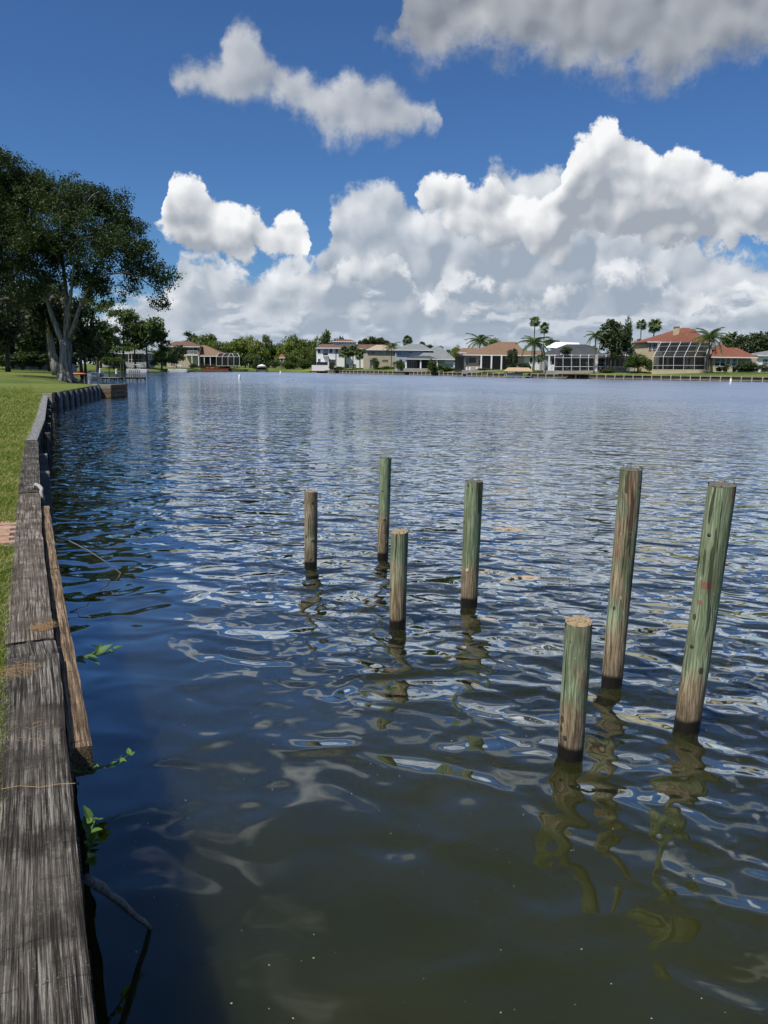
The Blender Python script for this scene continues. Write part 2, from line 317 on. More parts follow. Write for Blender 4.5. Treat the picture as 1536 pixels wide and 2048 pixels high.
roof_mat('charcoal_shingle', (0.055, 0.06, 0.065), (0.09, 0.095, 0.10), (0.045, 0.05, 0.055), 0.3, 0.012)
roof_mat('tan_tile', (0.40, 0.31, 0.22), (0.47, 0.37, 0.27), (0.34, 0.25, 0.18), 0.3, 0.02)

def make_screen():
    m, g = new_mat('insect_screen')
    d = g.node('ShaderNodeBsdfDiffuse'); d.inputs[0].default_value = (0.03, 0.032, 0.034, 1)
    t = g.node('ShaderNodeBsdfTransparent'); mx = g.node('ShaderNodeMixShader'); mx.inputs[0].default_value = 0.45
    g.t.links.new(t.outputs[0], mx.inputs[1]); g.t.links.new(d.outputs[0], mx.inputs[2]); g.t.links.new(mx.outputs[0], g.out.inputs[0]); M['screen'] = m
    m, g = new_mat('window_glass')
    finish(g, (0.02, 0.025, 0.03), 0.06, None, 0, 0.6); M['glass'] = m
make_screen()

def make_foliage(name, a, b, c, trans=0.30, scale=0.35):
    """leaf faces: colour varies from leaf to leaf and over larger patches"""
    m, g = new_mat(name); geo = g.node('ShaderNodeNewGeometry'); info = g.node('ShaderNodeObjectInfo')
    r = geo.outputs['Random Per Island']
    n = g.noise(g.v('ADD', geo.outputs['Position'], g.scale(info.outputs['Location'], 0.37)), scale, 3.0, 0.55)
    col = g.mix(g.step(n, 0.38, 0.66), g.mix(r, a, b), g.mix(r, b, c))
    d = g.node('ShaderNodeBsdfPrincipled'); g.put(d.inputs['Base Color'], col); d.inputs['Roughness'].default_value = 0.55; d.inputs['Specular IOR Level'].default_value = 0.25
    t = g.node('ShaderNodeBsdfTranslucent'); g.put(t.inputs[0], g.mix(1.0, col, (1.25, 1.3, 0.5), 'MULTIPLY'))
    mx = g.node('ShaderNodeMixShader'); mx.inputs[0].default_value = trans
    g.t.links.new(d.outputs[0], mx.inputs[1]); g.t.links.new(t.outputs[0], mx.inputs[2]); g.t.links.new(mx.outputs[0], g.out.inputs[0]); M[name] = m
make_foliage('oak_leaf', (0.020, 0.036, 0.011), (0.036, 0.062, 0.017), (0.068, 0.105, 0.028), 0.25, 0.28)  # lightest tone puts sunlit leaves into the colour
make_foliage('dark_leaf', (0.034, 0.050, 0.022), (0.054, 0.081, 0.030), (0.074, 0.101, 0.036), 0.2)
make_foliage('moss_leaf', (0.036, 0.043, 0.026), (0.055, 0.065, 0.036), (0.074, 0.084, 0.046), 0.2)
make_foliage('pine_leaf', (0.051, 0.086, 0.028), (0.082, 0.129, 0.036), (0.117, 0.167, 0.043), 0.25)
make_foliage('mid_leaf', (0.080, 0.115, 0.032), (0.130, 0.170, 0.045), (0.185, 0.220, 0.060), 0.3)
make_foliage('bright_leaf', (0.120, 0.160, 0.036), (0.180, 0.225, 0.048), (0.245, 0.285, 0.062), 0.3)
make_foliage('palm_leaf', (0.058, 0.094, 0.029), (0.094, 0.140, 0.043), (0.144, 0.189, 0.061), 0.25)
make_foliage('hedge_leaf', (0.043, 0.072, 0.022), (0.072, 0.115, 0.029), (0.104, 0.151, 0.036), 0.25)
make_foliage('vine_leaf', (0.075, 0.15, 0.035), (0.11, 0.20, 0.05), (0.15, 0.25, 0.07), 0.35, 6.0)
make_foliage('grass_blade', (0.15, 0.205, 0.040), (0.24, 0.285, 0.065), (0.38, 0.35, 0.14), 0.35, 1.3)

def make_bark(name, a, b, scale=1.0):
    m, g = new_mat(name); p = world_pos(g)
    s = g.noise(g.v('MULTIPLY', p, (5 * scale, 5 * scale, 0.7 * scale)), 1.0, 5.0, 0.65)
    n = g.noise(p, 1.1 * scale, 4.0, 0.6)
    col = g.mix(g.step(s, 0.36, 0.62), a, b); col = g.mix(g.m('MULTIPLY', g.step(n, 0.5, 0.75), 0.35), col, (0.30, 0.29, 0.26))
    finish(g, col, 0.9, s, 0.06 / scale, 0.15); M[name] = m
make_bark('oak_bark', (0.10, 0.09, 0.076), (0.34, 0.315, 0.275))
make_bark('dark_bark', (0.035, 0.030, 0.024), (0.11, 0.095, 0.075))
make_bark('palm_bark', (0.09, 0.078, 0.062), (0.22, 0.19, 0.155), 2.0)

def make_lawn():
    m, g = new_mat('lawn_grass'); p = world_pos(g)
    n0 = g.noise(g.v('MULTIPLY', p, (0.6, 1.4, 1)), 0.09, 3.0, 0.55); n1 = g.noise(p, 0.16, 5.0, 0.6); n2 = g.noise(p, 2.2, 5.0, 0.65); n3 = g.noise(g.v('MULTIPLY', p, (1, 1, 0.3)), 34.0, 3.0, 0.6)
    c = g.mix(g.step(n2, 0.32, 0.68), (0.125, 0.170, 0.036), (0.215, 0.255, 0.058))
    c = g.mix(g.m('MULTIPLY', g.step(n1, 0.42, 0.66), 0.6), c, (0.235, 0.225, 0.065))
    c = g.mix(g.m('MULTIPLY', g.step(n3, 0.30, 0.72), 0.55), g.mix(0.5, c, (0.09, 0.115, 0.03)), c)
    c = g.mix(g.m('MULTIPLY', g.step(n0, 0.40, 0.62), 0.75), c, (0.070, 0.105, 0.028))
    finish(g, c, 0.85, n3, 0.05, 0.1, 0.8); M['lawn'] = m
make_lawn()

def make_wood(name, dark, mid, pale, lichen=0.0, along=1, across=1.0, rough=0.9, mould=0.62, cracks=0.55):
    """weathered plank: open grain along one object axis, bleached ridges, black mould, knots and pale lichen crumbs"""
    m, g = new_mat(name); co = objco(g); info = g.node('ShaderNodeObjectInfo')
    co = g.v('ADD', co, g.scale(g.xyz(info.outputs['Random'], info.outputs['Random'], info.outputs['Random']), 37.0))
    s = [9.0, 9.0, 9.0]; s[along] = 0.9
    wv = g.noise(g.v('MULTIPLY', co, tuple(v * 0.30 for v in s)), 1.0, 2.0, 0.5, out=1)
    cw = g.v('ADD', co, g.v('MULTIPLY', g.v('SUBTRACT', wv, (0.5, 0.5, 0.5)), (0.055, 0.055, 0.055)))
    st = [85.0 * across, 85.0 * across, 85.0 * across]; st[along] = 1.5
    grain = g.noise(g.v('MULTIPLY', cw, tuple(st)), 1.0, 3.0, 0.6)
    fine = g.noise(g.v('MULTIPLY', cw, tuple(v * (3.0 if i != along else 3.5) for i, v in enumerate(st))), 1.0, 3.0, 0.65)
    blot = g.noise(co, 5.0, 5.0, 0.65); blot2 = g.noise(co, 1.7, 3.0, 0.6)
    gr = g.m('MULTIPLY_ADD', fine, 0.45, g.m('MULTIPLY', grain, 0.55))
    c = g.ramp(gr, [(0.43, dark), (0.505, mid), (0.585, pale)])
    c = g.mix(g.m('MULTIPLY', g.step(blot, 0.42, 0.60), mould), c, dark)
    c = g.mix(g.m('MULTIPLY', g.step(blot2, 0.52, 0.68), 0.45), c, mid)
    pit = g.m('MULTIPLY', g.step(g.noise(co, 210.0, 3.0, 0.7), 0.56, 0.64), g.step(blot, 0.36, 0.58)); c = g.mix(g.m('MULTIPLY', pit, mould), c, dark)
    sc = [4.0, 4.0, 4.0]; sc[along] = 26.0
    check = g.step(g.noise(g.v('MULTIPLY', co, tuple(sc)), 1.0, 3.0, 0.65), 0.66, 0.70)
    c = g.mix(g.m('MULTIPLY', check, cracks), c, (0.02, 0.018, 0.015))
    h = g.m('SUBTRACT', gr, g.m('MULTIPLY', check, 0.25))
    if lichen:
        li = g.m('MULTIPLY', g.step(g.noise(co, 150.0, 3.0, 0.7), 0.60, 0.66), g.step(g.noise(co, 7.0, 4.0, 0.6), 0.46, 0.62))
        c = g.mix(g.m('MULTIPLY', li, lichen), c, (0.42, 0.42, 0.35)); h = g.m('MULTIPLY_ADD', li, 0.3, h)
    finish(g, c, rough, h, 0.020, 0.15); M[name] = m
make_wood('cap_black', (0.020, 0.017, 0.014), (0.100, 0.087, 0.072), (0.27, 0.25, 0.215), 0.9, mould=0.75, cracks=0.12)
make_wood('cap_brown', (0.055, 0.043, 0.033), (0.17, 0.140, 0.110), (0.36, 0.325, 0.280), 0.3, cracks=0.35)
make_wood('cap_grey', (0.11, 0.11, 0.11), (0.235, 0.235, 0.23), (0.37, 0.37, 0.36), 0.2, mould=0.3)
make_wood('wale_wood', (0.07, 0.048, 0.030), (0.235, 0.165, 0.105), (0.40, 0.30, 0.20), 0.2, mould=0.4)
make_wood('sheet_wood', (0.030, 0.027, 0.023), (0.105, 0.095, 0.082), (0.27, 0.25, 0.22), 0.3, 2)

def make_brick():
    m, g = new_mat('paver'); p = world_pos(g); info = g.node('ShaderNodeObjectInfo')
    n = g.noise(p, 22.0, 4.0, 0.6)
    c = g.mix(g.step(n, 0.35, 0.7), (0.30, 0.165, 0.11), (0.43, 0.28, 0.20)); c = g.mix(g.m('MULTIPLY', info.outputs['Random'], 0.4), c, (0.46, 0.36, 0.27))
    finish(g, c, 0.9, n, 0.006, 0.15); M['paver'] = m
make_brick()

def make_pile(name, strokes=()):
    """round timber pile: black wet foot, brown bare wood, worn green paint above; strokes = red paint daubs (angle, z, half width, half height)"""
    m, g = new_mat(name); co = objco(g); x, y, z = g.sep(co); info = g.node('ShaderNodeObjectInfo')
    def att(n): a = g.node('ShaderNodeAttribute', attribute_type='OBJECT', attribute_name=n); return a.outputs['Fac']
    sh = g.scale(g.xyz(info.outputs['Random'], info.outputs['Random'], 0.0), 23.0)
    cs = g.v('ADD', co, sh)
    wv = g.noise(g.v('MULTIPLY', cs, (6, 6, 2.2)), 1.0, 2.0, 0.5, out=1)
    cw = g.v('ADD', cs, g.scale(g.v('SUBTRACT', wv, (0.5, 0.5, 0.5)), 0.05))
    grain = g.noise(g.v('MULTIPLY', cw, (75, 75, 2.6)), 1.0, 4.0, 0.62)
    fine = g.noise(g.v('MULTIPLY', cw, (160, 160, 7)), 1.0, 3.0, 0.65)
    blot = g.noise(g.v('MULTIPLY', cs, (1, 1, 0.55)), 7.0, 5.0, 0.62); big = g.noise(g.v('MULTIPLY', cs, (1.4, 1.4, 0.6)), 3.0, 3.0, 0.6)
    gr = g.m('MULTIPLY_ADD', fine, 0.4, g.m('MULTIPLY', grain, 0.6))
    wood = g.ramp(gr, [(0.37, (0.090, 0.064, 0.038)), (0.49, (0.245, 0.185, 0.110)), (0.61, (0.46, 0.38, 0.26))])
    wood = g.mix(g.m('MULTIPLY', g.step(blot, 0.52, 0.70), 0.65), wood, (0.060, 0.050, 0.036))
    green = g.ramp(gr, [(0.38, (0.095, 0.125, 0.070)), (0.50, (0.185, 0.235, 0.132)), (0.62, (0.36, 0.40, 0.26))])
    green = g.mix(g.m('MULTIPLY', g.step(big, 0.46, 0.66), 0.60), green, (0.110, 0.115, 0.062))
    # paint holds above the splash line, ragged and thinner where the grain stands up
    zs = g.m('ADD', z, g.m('MULTIPLY_ADD', big, 0.30, -0.15)); zs = g.m('MULTIPLY_ADD', grain, 0.30, g.m('SUBTRACT', zs, 0.15))
    keep = g.m('MULTIPLY', g.step(g.m('SUBTRACT', zs, att('paint_from')), -0.05, 0.09), g.step(g.m('ADD', g.m('MULTIPLY_ADD', fine, 0.2, g.m('MULTIPLY_ADD', blot, 0.55, g.m('MULTIPLY', big, 0.35))), g.m('MULTIPLY_ADD', att('paint'), 0.55, -0.31)), 0.46, 0.60))
    col = g.mix(keep, wood, green)
    lime = g.m('MULTIPLY', g.step(g.m('ABSOLUTE', g.m('SUBTRACT', zs, g.m('ADD', att('paint_from'), 0.08))), 0.16, 0.02), g.step(grain, 0.46, 0.60))
    col = g.mix(g.m('MULTIPLY', lime, 0.55), col, (0.36, 0.47, 0.28))
    ang = g.m('ARCTAN2', x, g.m('MULTIPLY', y, -1.0))
    for (a, zc, hw, hh) in strokes:
        e = g.m('ADD', g.m('POWER', g.m('DIVIDE', g.m('SUBTRACT', ang, a), hw), 2.0), g.m('POWER', g.m('DIVIDE', g.m('SUBTRACT', z, zc), hh), 4.0))
        e = g.m('ADD', e, g.m('MULTIPLY_ADD', fine, 2.4, -1.2))
        col = g.mix(g.m('MULTIPLY', g.step(e, 1.1, 0.3), 0.62), col, (0.28, 0.065, 0.055))
    drop = g.m('MULTIPLY', g.step(g.noise(g.v('MULTIPLY', cs, (1, 1, 0.4)), 42.0, 3.0, 0.6), 0.70, 0.73), 0.7)
    col = g.mix(drop, col, (0.55, 0.54, 0.50))
    crack = g.step(g.noise(g.v('MULTIPLY', cw, (34, 34, 1.0)), 1.0, 1.0, 0.5), 0.345, 0.315)
    col = g.mix(g.m('MULTIPLY', crack, 0.7), col, (0.018, 0.015, 0.012))
    kn = g.voro(g.v('MULTIPLY', cs, (1, 1, 0.7)), 6.5, 0.0, 0.5, '3D'); knot = g.m('MULTIPLY', g.step(kn, 0.135, 0.10), 0.8)
    col = g.mix(knot, col, (0.030, 0.024, 0.017)); col = g.mix(g.m('MULTIPLY', g.step(g.m('ABSOLUTE', g.m('SUBTRACT', kn, 0.17)), 0.03, 0.0), 0.35), col, (0.30, 0.24, 0.15))
    wet = g.step(g.m('MULTIPLY_ADD', g.m('SUBTRACT', blot, 0.5), 0.10, z), 0.115, 0.075)
    col = g.mix(wet, col, (0.008, 0.008, 0.007))
    damp = g.m('MULTIPLY', g.step(g.m('MULTIPLY_ADD', g.m('SUBTRACT', blot, 0.5), 0.3, z), 0.26, 0.10), 0.55)
    col = g.mix(damp, col, g.mix(0.55, col, (0.03, 0.022, 0.014)))
    finish(g, col, g.step(wet, 0, 1, 0.85, 0.35), g.m('SUBTRACT', gr, g.m('MULTIPLY', crack, 0.5)), 0.010, 0.2); M[name] = m
make_pile('pile'); make_pile('pile_red_tall', ((0.28, 1.56, 0.16, 0.12), (0.20, 1.37, 0.13, 0.10), (-0.80, 1.10, 0.20, 0.06)))
make_pile('pile_red_patch', ((0.10, 1.05, 0.55, 0.030), (-0.25, 0.93, 0.35, 0.022), (1.15, 1.67, 0.16, 0.05)))
def make_endgrain(name, pale, ring_c, old):
    m, g = new_mat(name); co = objco(g); x, y, z = g.sep(co)
    r = g.m('MULTIPLY_ADD', g.noise(co, 9.0, 2.0, 0.5), 0.02, g.v('LENGTH', g.xyz(x, y, 0.0)))
    ring = g.m('PINGPONG', g.m('MULTIPLY', r, 90.0), 1.0); n = g.noise(co, 38.0, 4.0, 0.65)
    c = g.mix(g.m('MULTIPLY', ring, 0.5), pale, ring_c); c = g.mix(g.step(n, 0.42, 0.72), c, old)
    spoke = g.step(g.noise(g.xyz(g.m('MULTIPLY', g.m('ARCTAN2', y, x), 3.0), 0.0, 0.0), 1.6, 2.0, 0.5), 0.36, 0.32); c = g.mix(g.m('MULTIPLY', spoke, 0.6), c, (0.03, 0.025, 0.02))
    finish(g, c, 0.9, n, 0.006, 0.1); M[name] = m
make_endgrain('cut_end', (0.36, 0.27, 0.16), (0.20, 0.145, 0.085), (0.11, 0.085, 0.06)); make_endgrain('cut_end_old', (0.16, 0.15, 0.115), (0.10, 0.095, 0.075), (0.05, 0.055, 0.042))
# ------------------------------------------------------------------ lake, land
WAVE = (0.082, 0.026, 0.09)
def make_water():
    m, g = new_mat('lake_water'); p = world_pos(g); x, y, z = g.sep(p)
    # the seawall shelters the water next to it; farther out the breeze raises a short chop
    dw = g.m('MULTIPLY', g.m('ADD', x, g.m('MULTIPLY_ADD', y, 0.447, -0.06)), 0.913)
    calm = g.m('MULTIPLY', g.step(g.m('MULTIPLY_ADD', y, 0.45, dw), 1.0, 6.2, 0.30, 1.0), g.step(dw, 0.3, 3.2, 0.45, 1.0))
    gust = g.step(g.noise(p, 0.07, 3.0, 0.55, '2D'), 0.36, 0.64, 0.75, 1.2)
    wide = g.m('MULTIPLY', calm, calm)
    # wave height as a function of place, differenced over a few millimetres so that the slopes do not depend on distance
    t = bpy.data.node_groups.new('wave_height', 'ShaderNodeTree')
    t.interface.new_socket('p', in_out='INPUT', socket_type='NodeSocketVector'); t.interface.new_socket('wide', in_out='INPUT', socket_type='NodeSocketFloat'); t.interface.new_socket('h', in_out='OUTPUT', socket_type='NodeSocketFloat')
    k = G(t); gi = k.node('NodeGroupInput'); go = k.node('NodeGroupOutput'); gx, gy, _ = k.sep(gi.outputs[0])
    ca, sa = math.cos(-0.25), math.sin(-0.25)
    u = k.m('ADD', k.m('MULTIPLY', gx, ca), k.m('MULTIPLY', gy, sa)); v = k.m('SUBTRACT', k.m('MULTIPLY', gy, ca), k.m('MULTIPLY', gx, sa))
    w1 = k.noise(k.xyz(k.m('MULTIPLY', u, 0.80), v, 0.0), 2.2, 0.9, 0.45, '2D', dist=0.3)
    w2 = k.noise(k.xyz(k.m('MULTIPLY', u, 0.80), k.m('ADD', v, 40.0), 0.0), 5.0, 1.0, 0.5, '2D', dist=0.3)
    w3 = k.noise(k.xyz(k.m('MULTIPLY', u, 0.7), k.m('ADD', v, 80.0), 0.0), 0.85, 0.0, 0.5, '2D')
    hh = k.m('ADD', k.m('MULTIPLY', w1, WAVE[0]), k.m('MULTIPLY', gi.outputs[1], k.m('ADD', k.m('MULTIPLY', w2, WAVE[1]), k.m('MULTIPLY', w3, WAVE[2]))))
    t.links.new(hh, go.inputs[0])
    def height(dx, dy):
        n = g.node('ShaderNodeGroup'); n.node_tree = t; g.put(n.inputs[0], g.v('ADD', p, (dx, dy, 0)) if dx or dy else p); g.put(n.inputs[1], wide); return n.outputs[0]
    e = 0.006; amp = g.m('MULTIPLY', g.m('MULTIPLY', calm, gust), -1.0 / e); h0 = height(0, 0)
    sx = g.m('MULTIPLY', g.m('SUBTRACT', height(e, 0), h0), amp); sy = g.m('MULTIPLY', g.m('SUBTRACT', height(0, e), h0), amp)
    N = g.v('NORMALIZE', g.xyz(sx, sy, 1.0))
    fr = g.node('ShaderNodeFresnel'); fr.inputs['IOR'].default_value = 1.40; g.t.links.new(N, fr.inputs['Normal'])
    gl = g.node('ShaderNodeBsdfGlossy'); gl.inputs['Color'].default_value = (0.91, 0.96, 1.0, 1); g.put(gl.inputs['Roughness'], g.step(dw, 5.0, 60.0, 0.012, 0.36, 'LINEAR')); g.t.links.new(N, gl.inputs['Normal'])
    df = g.node('ShaderNodeSubsurfaceScattering', falloff='BURLEY'); df.inputs['Scale'].default_value = 0.55; df.inputs['Radius'].default_value = (1.0, 1.0, 0.7); murk = g.noise(p, 0.35, 3.0, 0.55)
    g.put(df.inputs['Color'], g.mix(g.step(murk, 0.35, 0.68), (0.018, 0.0205, 0.0058), (0.029, 0.0300, 0.0064)))
    tr = g.node('ShaderNodeBsdfTransparent'); tr.inputs[0].default_value = (0.55, 0.60, 0.40, 1)
    body = g.node('ShaderNodeMixShader'); body.inputs[0].default_value = 0.10
    g.t.links.new(df.outputs[0], body.inputs[1]); g.t.links.new(tr.outputs[0], body.inputs[2])
    mx = g.node('ShaderNodeMixShader'); F = fr.outputs[0]; F = g.m('ADD', F, g.m('MULTIPLY', g.m('MULTIPLY', F, g.m('SUBTRACT', 1.0, F)), g.step(F, 0.035, 0.085, 0.7, 2.1)), clamp=True); g.put(mx.inputs[0], F); g.t.links.new(body.outputs[0], mx.inputs[1]); g.t.links.new(gl.outputs[0], mx.inputs[2])
    g.t.links.new(mx.outputs[0], g.out.inputs[0]); M['water'] = m
    m, g = new_mat('lake_mud'); finish(g, g.ramp(g.noise(world_pos(g), 0.8, 5.0, 0.6), [(0.3, (0.030, 0.028, 0.014)), (0.7, (0.050, 0.045, 0.022))]), 0.95); M['mud'] = m
make_water()
tag(MB().add([(-160, -120, 0), (420, -120, 0), (420, 320, 0), (-160, 320, 0)], [(0, 1, 2, 3)]).build('water', M['water']), 'rippled olive blue lake water', kind='structure')
tag(MB().add([(-3000, -3000, -1.1), (3000, -3000, -1.1), (3000, 3000, -1.1), (-3000, 3000, -1.1)], [(0, 1, 2, 3)]).build('ground', M['mud']), 'dark muddy ground under the lake', kind='structure')

# inner (lawn side) line of the near seawall, outer edge of its cap
CAP_OUT = [(0.42, -0.85), (0.02, 0.10), (-0.68, 1.65), (-0.84, 1.99), (-1.23, 2.87), (-2.00, 4.45), (-2.89, 6.42), (-3.55, 7.81), (-4.13, 9.12), (-4.78, 10.54),
           (-7.05, 15.63), (-8.07, 18.15), (-9.94, 22.57), (-17.54, 40.40)]
def cap_x(Y):
    for (a, b), (c, d) in zip(CAP_OUT, CAP_OUT[1:]):
        if b <= Y <= d: return a + (c - a) * (Y - b) / (d - b)
    return -0.447 * Y + 0.06
shore = []                                              # x, y, outward direction, edge height, natural bank?
for Y in (-40, -15, -4, -0.85, 0.1, 1.65, 2.87, 4.45, 6.42, 7.81, 10.54, 15.63, 18.15, 22.57, 31.0, 40.4): shore.append((cap_x(Y) - 0.27, Y, (-0.91, -0.41), 0.80, 0))
shore += [(-18.25, 42.0, (-0.95, -0.3), 0.80, 0), (-19.6, 48.5, (-0.97, -0.2), 0.84, 0), (-21.2, 56.5, (-1, 0), 0.88, 0), (-21.6, 60.5, (-1, 0), 0.86, 0),
          (-26.5, 65.0, (-1, 0.1), 0.30, 1), (-32.5, 80.0, (-1, 0.1), 0.25, 1), (-40.0, 102.0, (-1, 0.1), 0.20, 1), (-50.0, 128.0, (-1, 0.1), 0.2, 1), (-72.0, 180.0, (-0.95, 0.3), 0.2, 1), (-88.0, 216.0, (-0.7, 0.7), 0.2, 1)]
FAR = [(190, 225), (250, 228), (300, 231), (345, 242), (390, 268), (440, 285), (520, 292), (600, 285), (640, 272), (700, 258), (750, 248), (800, 240), (850, 229), (900, 219),
       (960, 208), (1050, 195), (1120, 190), (1200, 185), (1300, 179), (1400, 173), (1536, 165), (1700, 156), (1900, 147)]
def far_Y(px):
    for (a, b), (c, d) in zip(FAR, FAR[1:]):
        if a <= px <= c: return b + (d - b) * (px - a) / (c - a)
    return FAR[0][1] if px < FAR[0][0] else FAR[-1][1]
def far_pt(px, off=0.0):
    p = at(px, 740, far_Y(px)); v = Vector((p.x, p.y)); v = v * (1 + off / v.length); return v
for px, Y in FAR:
    p = far_pt(px); v = p.normalized(); shore.append((p.x, p.y, (v.x, v.y), 0.22 if px < 620 else 0.98, 1 if px < 620 else 0))
shore += [(185, 70, (0.98, 0.2), 0.9, 0), (230, -60, (1, -0.2), 0.9, 0)]
def build_land():
    offs = [0, 0, 0.8, 2.5, 6, 13, 30, 70, 180, 700]
    rise_n = [-1.15, 0, 0.35, 0.62, 0.80, 0.95, 1.15, 1.3, 1.5, 2.2]; rise_b = [-1.6, 0, 0.0, 0.10, 0.35, 0.85, 1.0, 1.05, 1.1, 1.5]; rise_l = [-1.6, 0, 0.0, 0.01, 0.03, 0.06, 0.15, 0.35, 0.6, 1.5]
    vs = []; fs = []; n = len(offs)
    for i, (x, y, d, z, nat) in enumerate(shore):
        rise = rise_n if nat else (rise_l if y < 63 and x < 0 else rise_b)
        for o, r in zip(offs, rise):
            zz = z + r + (0.05 * mnoise.noise(Vector((x + d[0] * o, y + d[1] * o, 0)) * 0.15) if o > 1 else 0)
            vs.append((x + d[0] * o, y + d[1] * o, zz))
    for i in range(len(shore) - 1):
        for k in range(n - 1): fs.append((i * n + k, (i + 1) * n + k, (i + 1) * n + k + 1, i * n + k + 1))
    mb = MB(); mb.add(vs, fs); o = mb.build('lawn', M['lawn']); tag(o, 'mown green lawn and shore around the lake', kind='structure')
    bm = bmesh.new(); bm.from_mesh(o.data); bmesh.ops.recalc_face_normals(bm, faces=bm.faces[:]); bm.to_mesh(o.data); bm.free(); return o
LAND = build_land()
from mathutils.bvhtree import BVHTree
_bm = bmesh.new(); _bm.from_mesh(LAND.data); LAND_BVH = BVHTree.FromBMesh(_bm); _bm.free()
def land_z(x, y):
    h = LAND_BVH.ray_cast(Vector((x, y, 50)), Vector((0, 0, -1)))
    return h[0].z if h[0] is not None else 0.0

# ------------------------------------------------------------------ near seawall
CAP_Z, CAP_W, CAP_T = 0.83, 0.285, 0.055
wall_near = empty('wooden_seawall', (cap_x(3), 3, 0)); tag(wall_near, 'weathered wooden seawall with wide cap boards running along the near lawn', 'seawall')
def plank(name, a, b, w, t, ztop, mat, parent, seed, side=0.0, wear=0.006, nl=None, ztop2=None):
    """worn board from a to b (xy of its outer top edge); grain along its own Y; edges chipped"""
    a, b = Vector((a[0], a[1], ztop)), Vector((b[0], b[1], ztop if ztop2 is None else ztop2)); d = b - a; Ln = d.length; nl = nl or max(2, int(Ln / 0.10)); nw = 6
    vs = []; fs = []
    for i in range(nl + 1):
        yy = Ln * i / nl
        for j in range(nw + 1):
            xx = -w * j / nw
            e = mnoise.noise(Vector((seed * 9.1 + (3.7 if j > nw / 2 else 0), yy * 3.1, 0.3))) + 0.6 * mnoise.noise(Vector((seed * 4.1 + (8 if j > nw / 2 else 0), yy * 11.0, 0)))
            ex = wear * e if j in (0, nw) else 0
            zz = 0.004 * mnoise.noise(Vector((xx * 9, yy * 2.0, seed))) - (0.005 if j in (0, nw) else 0) + 0.25 * wear * mnoise.noise(Vector((xx * 60, yy * 3, seed + 5)))
            yo = (0.012 * mnoise.noise(Vector((xx * 25, seed, i * 2.0))) if i in (0, nl) else 0)
            vs.append((xx + side + ex, yy + yo, zz))
    m = nw + 1
    for i in range(nl):
        for j in range(nw): fs.append((i * m + j, i * m + j + 1, (i + 1) * m + j + 1, (i + 1) * m + j))
    base = len(vs)
    for i in range(nl + 1):                             # under side, left and right edge
        for j in (0, nw):
            p = vs[i * m + j]; vs.append((p[0], p[1], -t))
    for i in range(nl):
        fs.append((i * m, (i + 1) * m, base + 2 * (i + 1), base + 2 * i)); fs.append((i * m + nw, base + 2 * i + 1, base + 2 * (i + 1) + 1, (i + 1) * m + nw))
        fs.append((base + 2 * i, base + 2 * (i + 1), base + 2 * (i + 1) + 1, base + 2 * i + 1))
    fs.append(tuple(range(0, m)) + (base + 1, base)); fs.append(tuple(nl * m + j for j in range(nw, -1, -1)) + (base + 2 * nl, base + 2 * nl + 1))
    me = bpy.data.meshes.new(name); me.from_pydata(vs, [], fs); me.materials.append(mat); me.update()
    bm = bmesh.new(); bm.from_mesh(me); bmesh.ops.recalc_face_normals(bm, faces=bm.faces[:]); bm.to_mesh(me); bm.free()
    o = link_mesh(name, me, parent); o.rotation_euler = (math.asin(d.z / Ln), 0, math.atan2(-d.x, d.y)); o.location = in_parent(parent, a) if parent else a; return o
def capline(y0, y1, z, mat, seed, dx0=0.0, dx1=0.0, w=CAP_W, z2=None, lab=None):
    o = plank('cap_board', (cap_x(y0) + dx0, y0), (cap_x(y1) + dx1, y1), w, CAP_T, z, M[mat], wall_near, seed, ztop2=z2)
    if lab: o['label'] = lab
capline(-0.84, 4.16, CAP_Z, 'cap_black', 1, 0.0, 0.01, lab='blackened cap board with bleached ridges, nearest of all')
capline(4.168, 4.385, CAP_Z - 0.006, 'cap_black', 2, 0.012, 0.006, lab='short blackened cap board end')
capline(4.392, 7.80, CAP_Z + 0.002, 'cap_brown', 3, 0.0, -0.01, lab='brown grey cap board with open grain')
capline(7.812, 9.70, CAP_Z - 0.008, 'cap_brown', 4, 0.0, 0.0)
capline(9.712, 16.35, CAP_Z + 0.004, 'cap_black', 5, 0.0, -0.03, 0.31, lab='blackened cap board beyond the rope')
capline(16.365, 22.4, CAP_Z + 0.01, 'cap_grey', 6, -0.06, 0.0, lab='smooth grey cap board after the step in the wall')
capline(22.415, 29.3, CAP_Z, 'cap_grey', 7); capline(29.315, 40.4, CAP_Z - 0.01, 'cap_grey', 8)
# vertical sheeting below the cap, one object per board
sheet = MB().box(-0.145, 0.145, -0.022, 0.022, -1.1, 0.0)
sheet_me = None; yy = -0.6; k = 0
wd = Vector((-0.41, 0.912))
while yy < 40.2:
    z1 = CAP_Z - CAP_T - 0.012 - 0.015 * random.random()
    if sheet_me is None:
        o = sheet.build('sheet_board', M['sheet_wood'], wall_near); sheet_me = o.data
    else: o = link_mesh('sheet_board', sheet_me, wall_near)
    o.location = in_parent(wall_near, (cap_x(yy) - 0.055 + 0.012 * (k % 2), yy, z1)); o.rotation_euler = (0, 0, math.atan2(0.912, -0.41)); yy += 0.297 * 0.912; k += 1
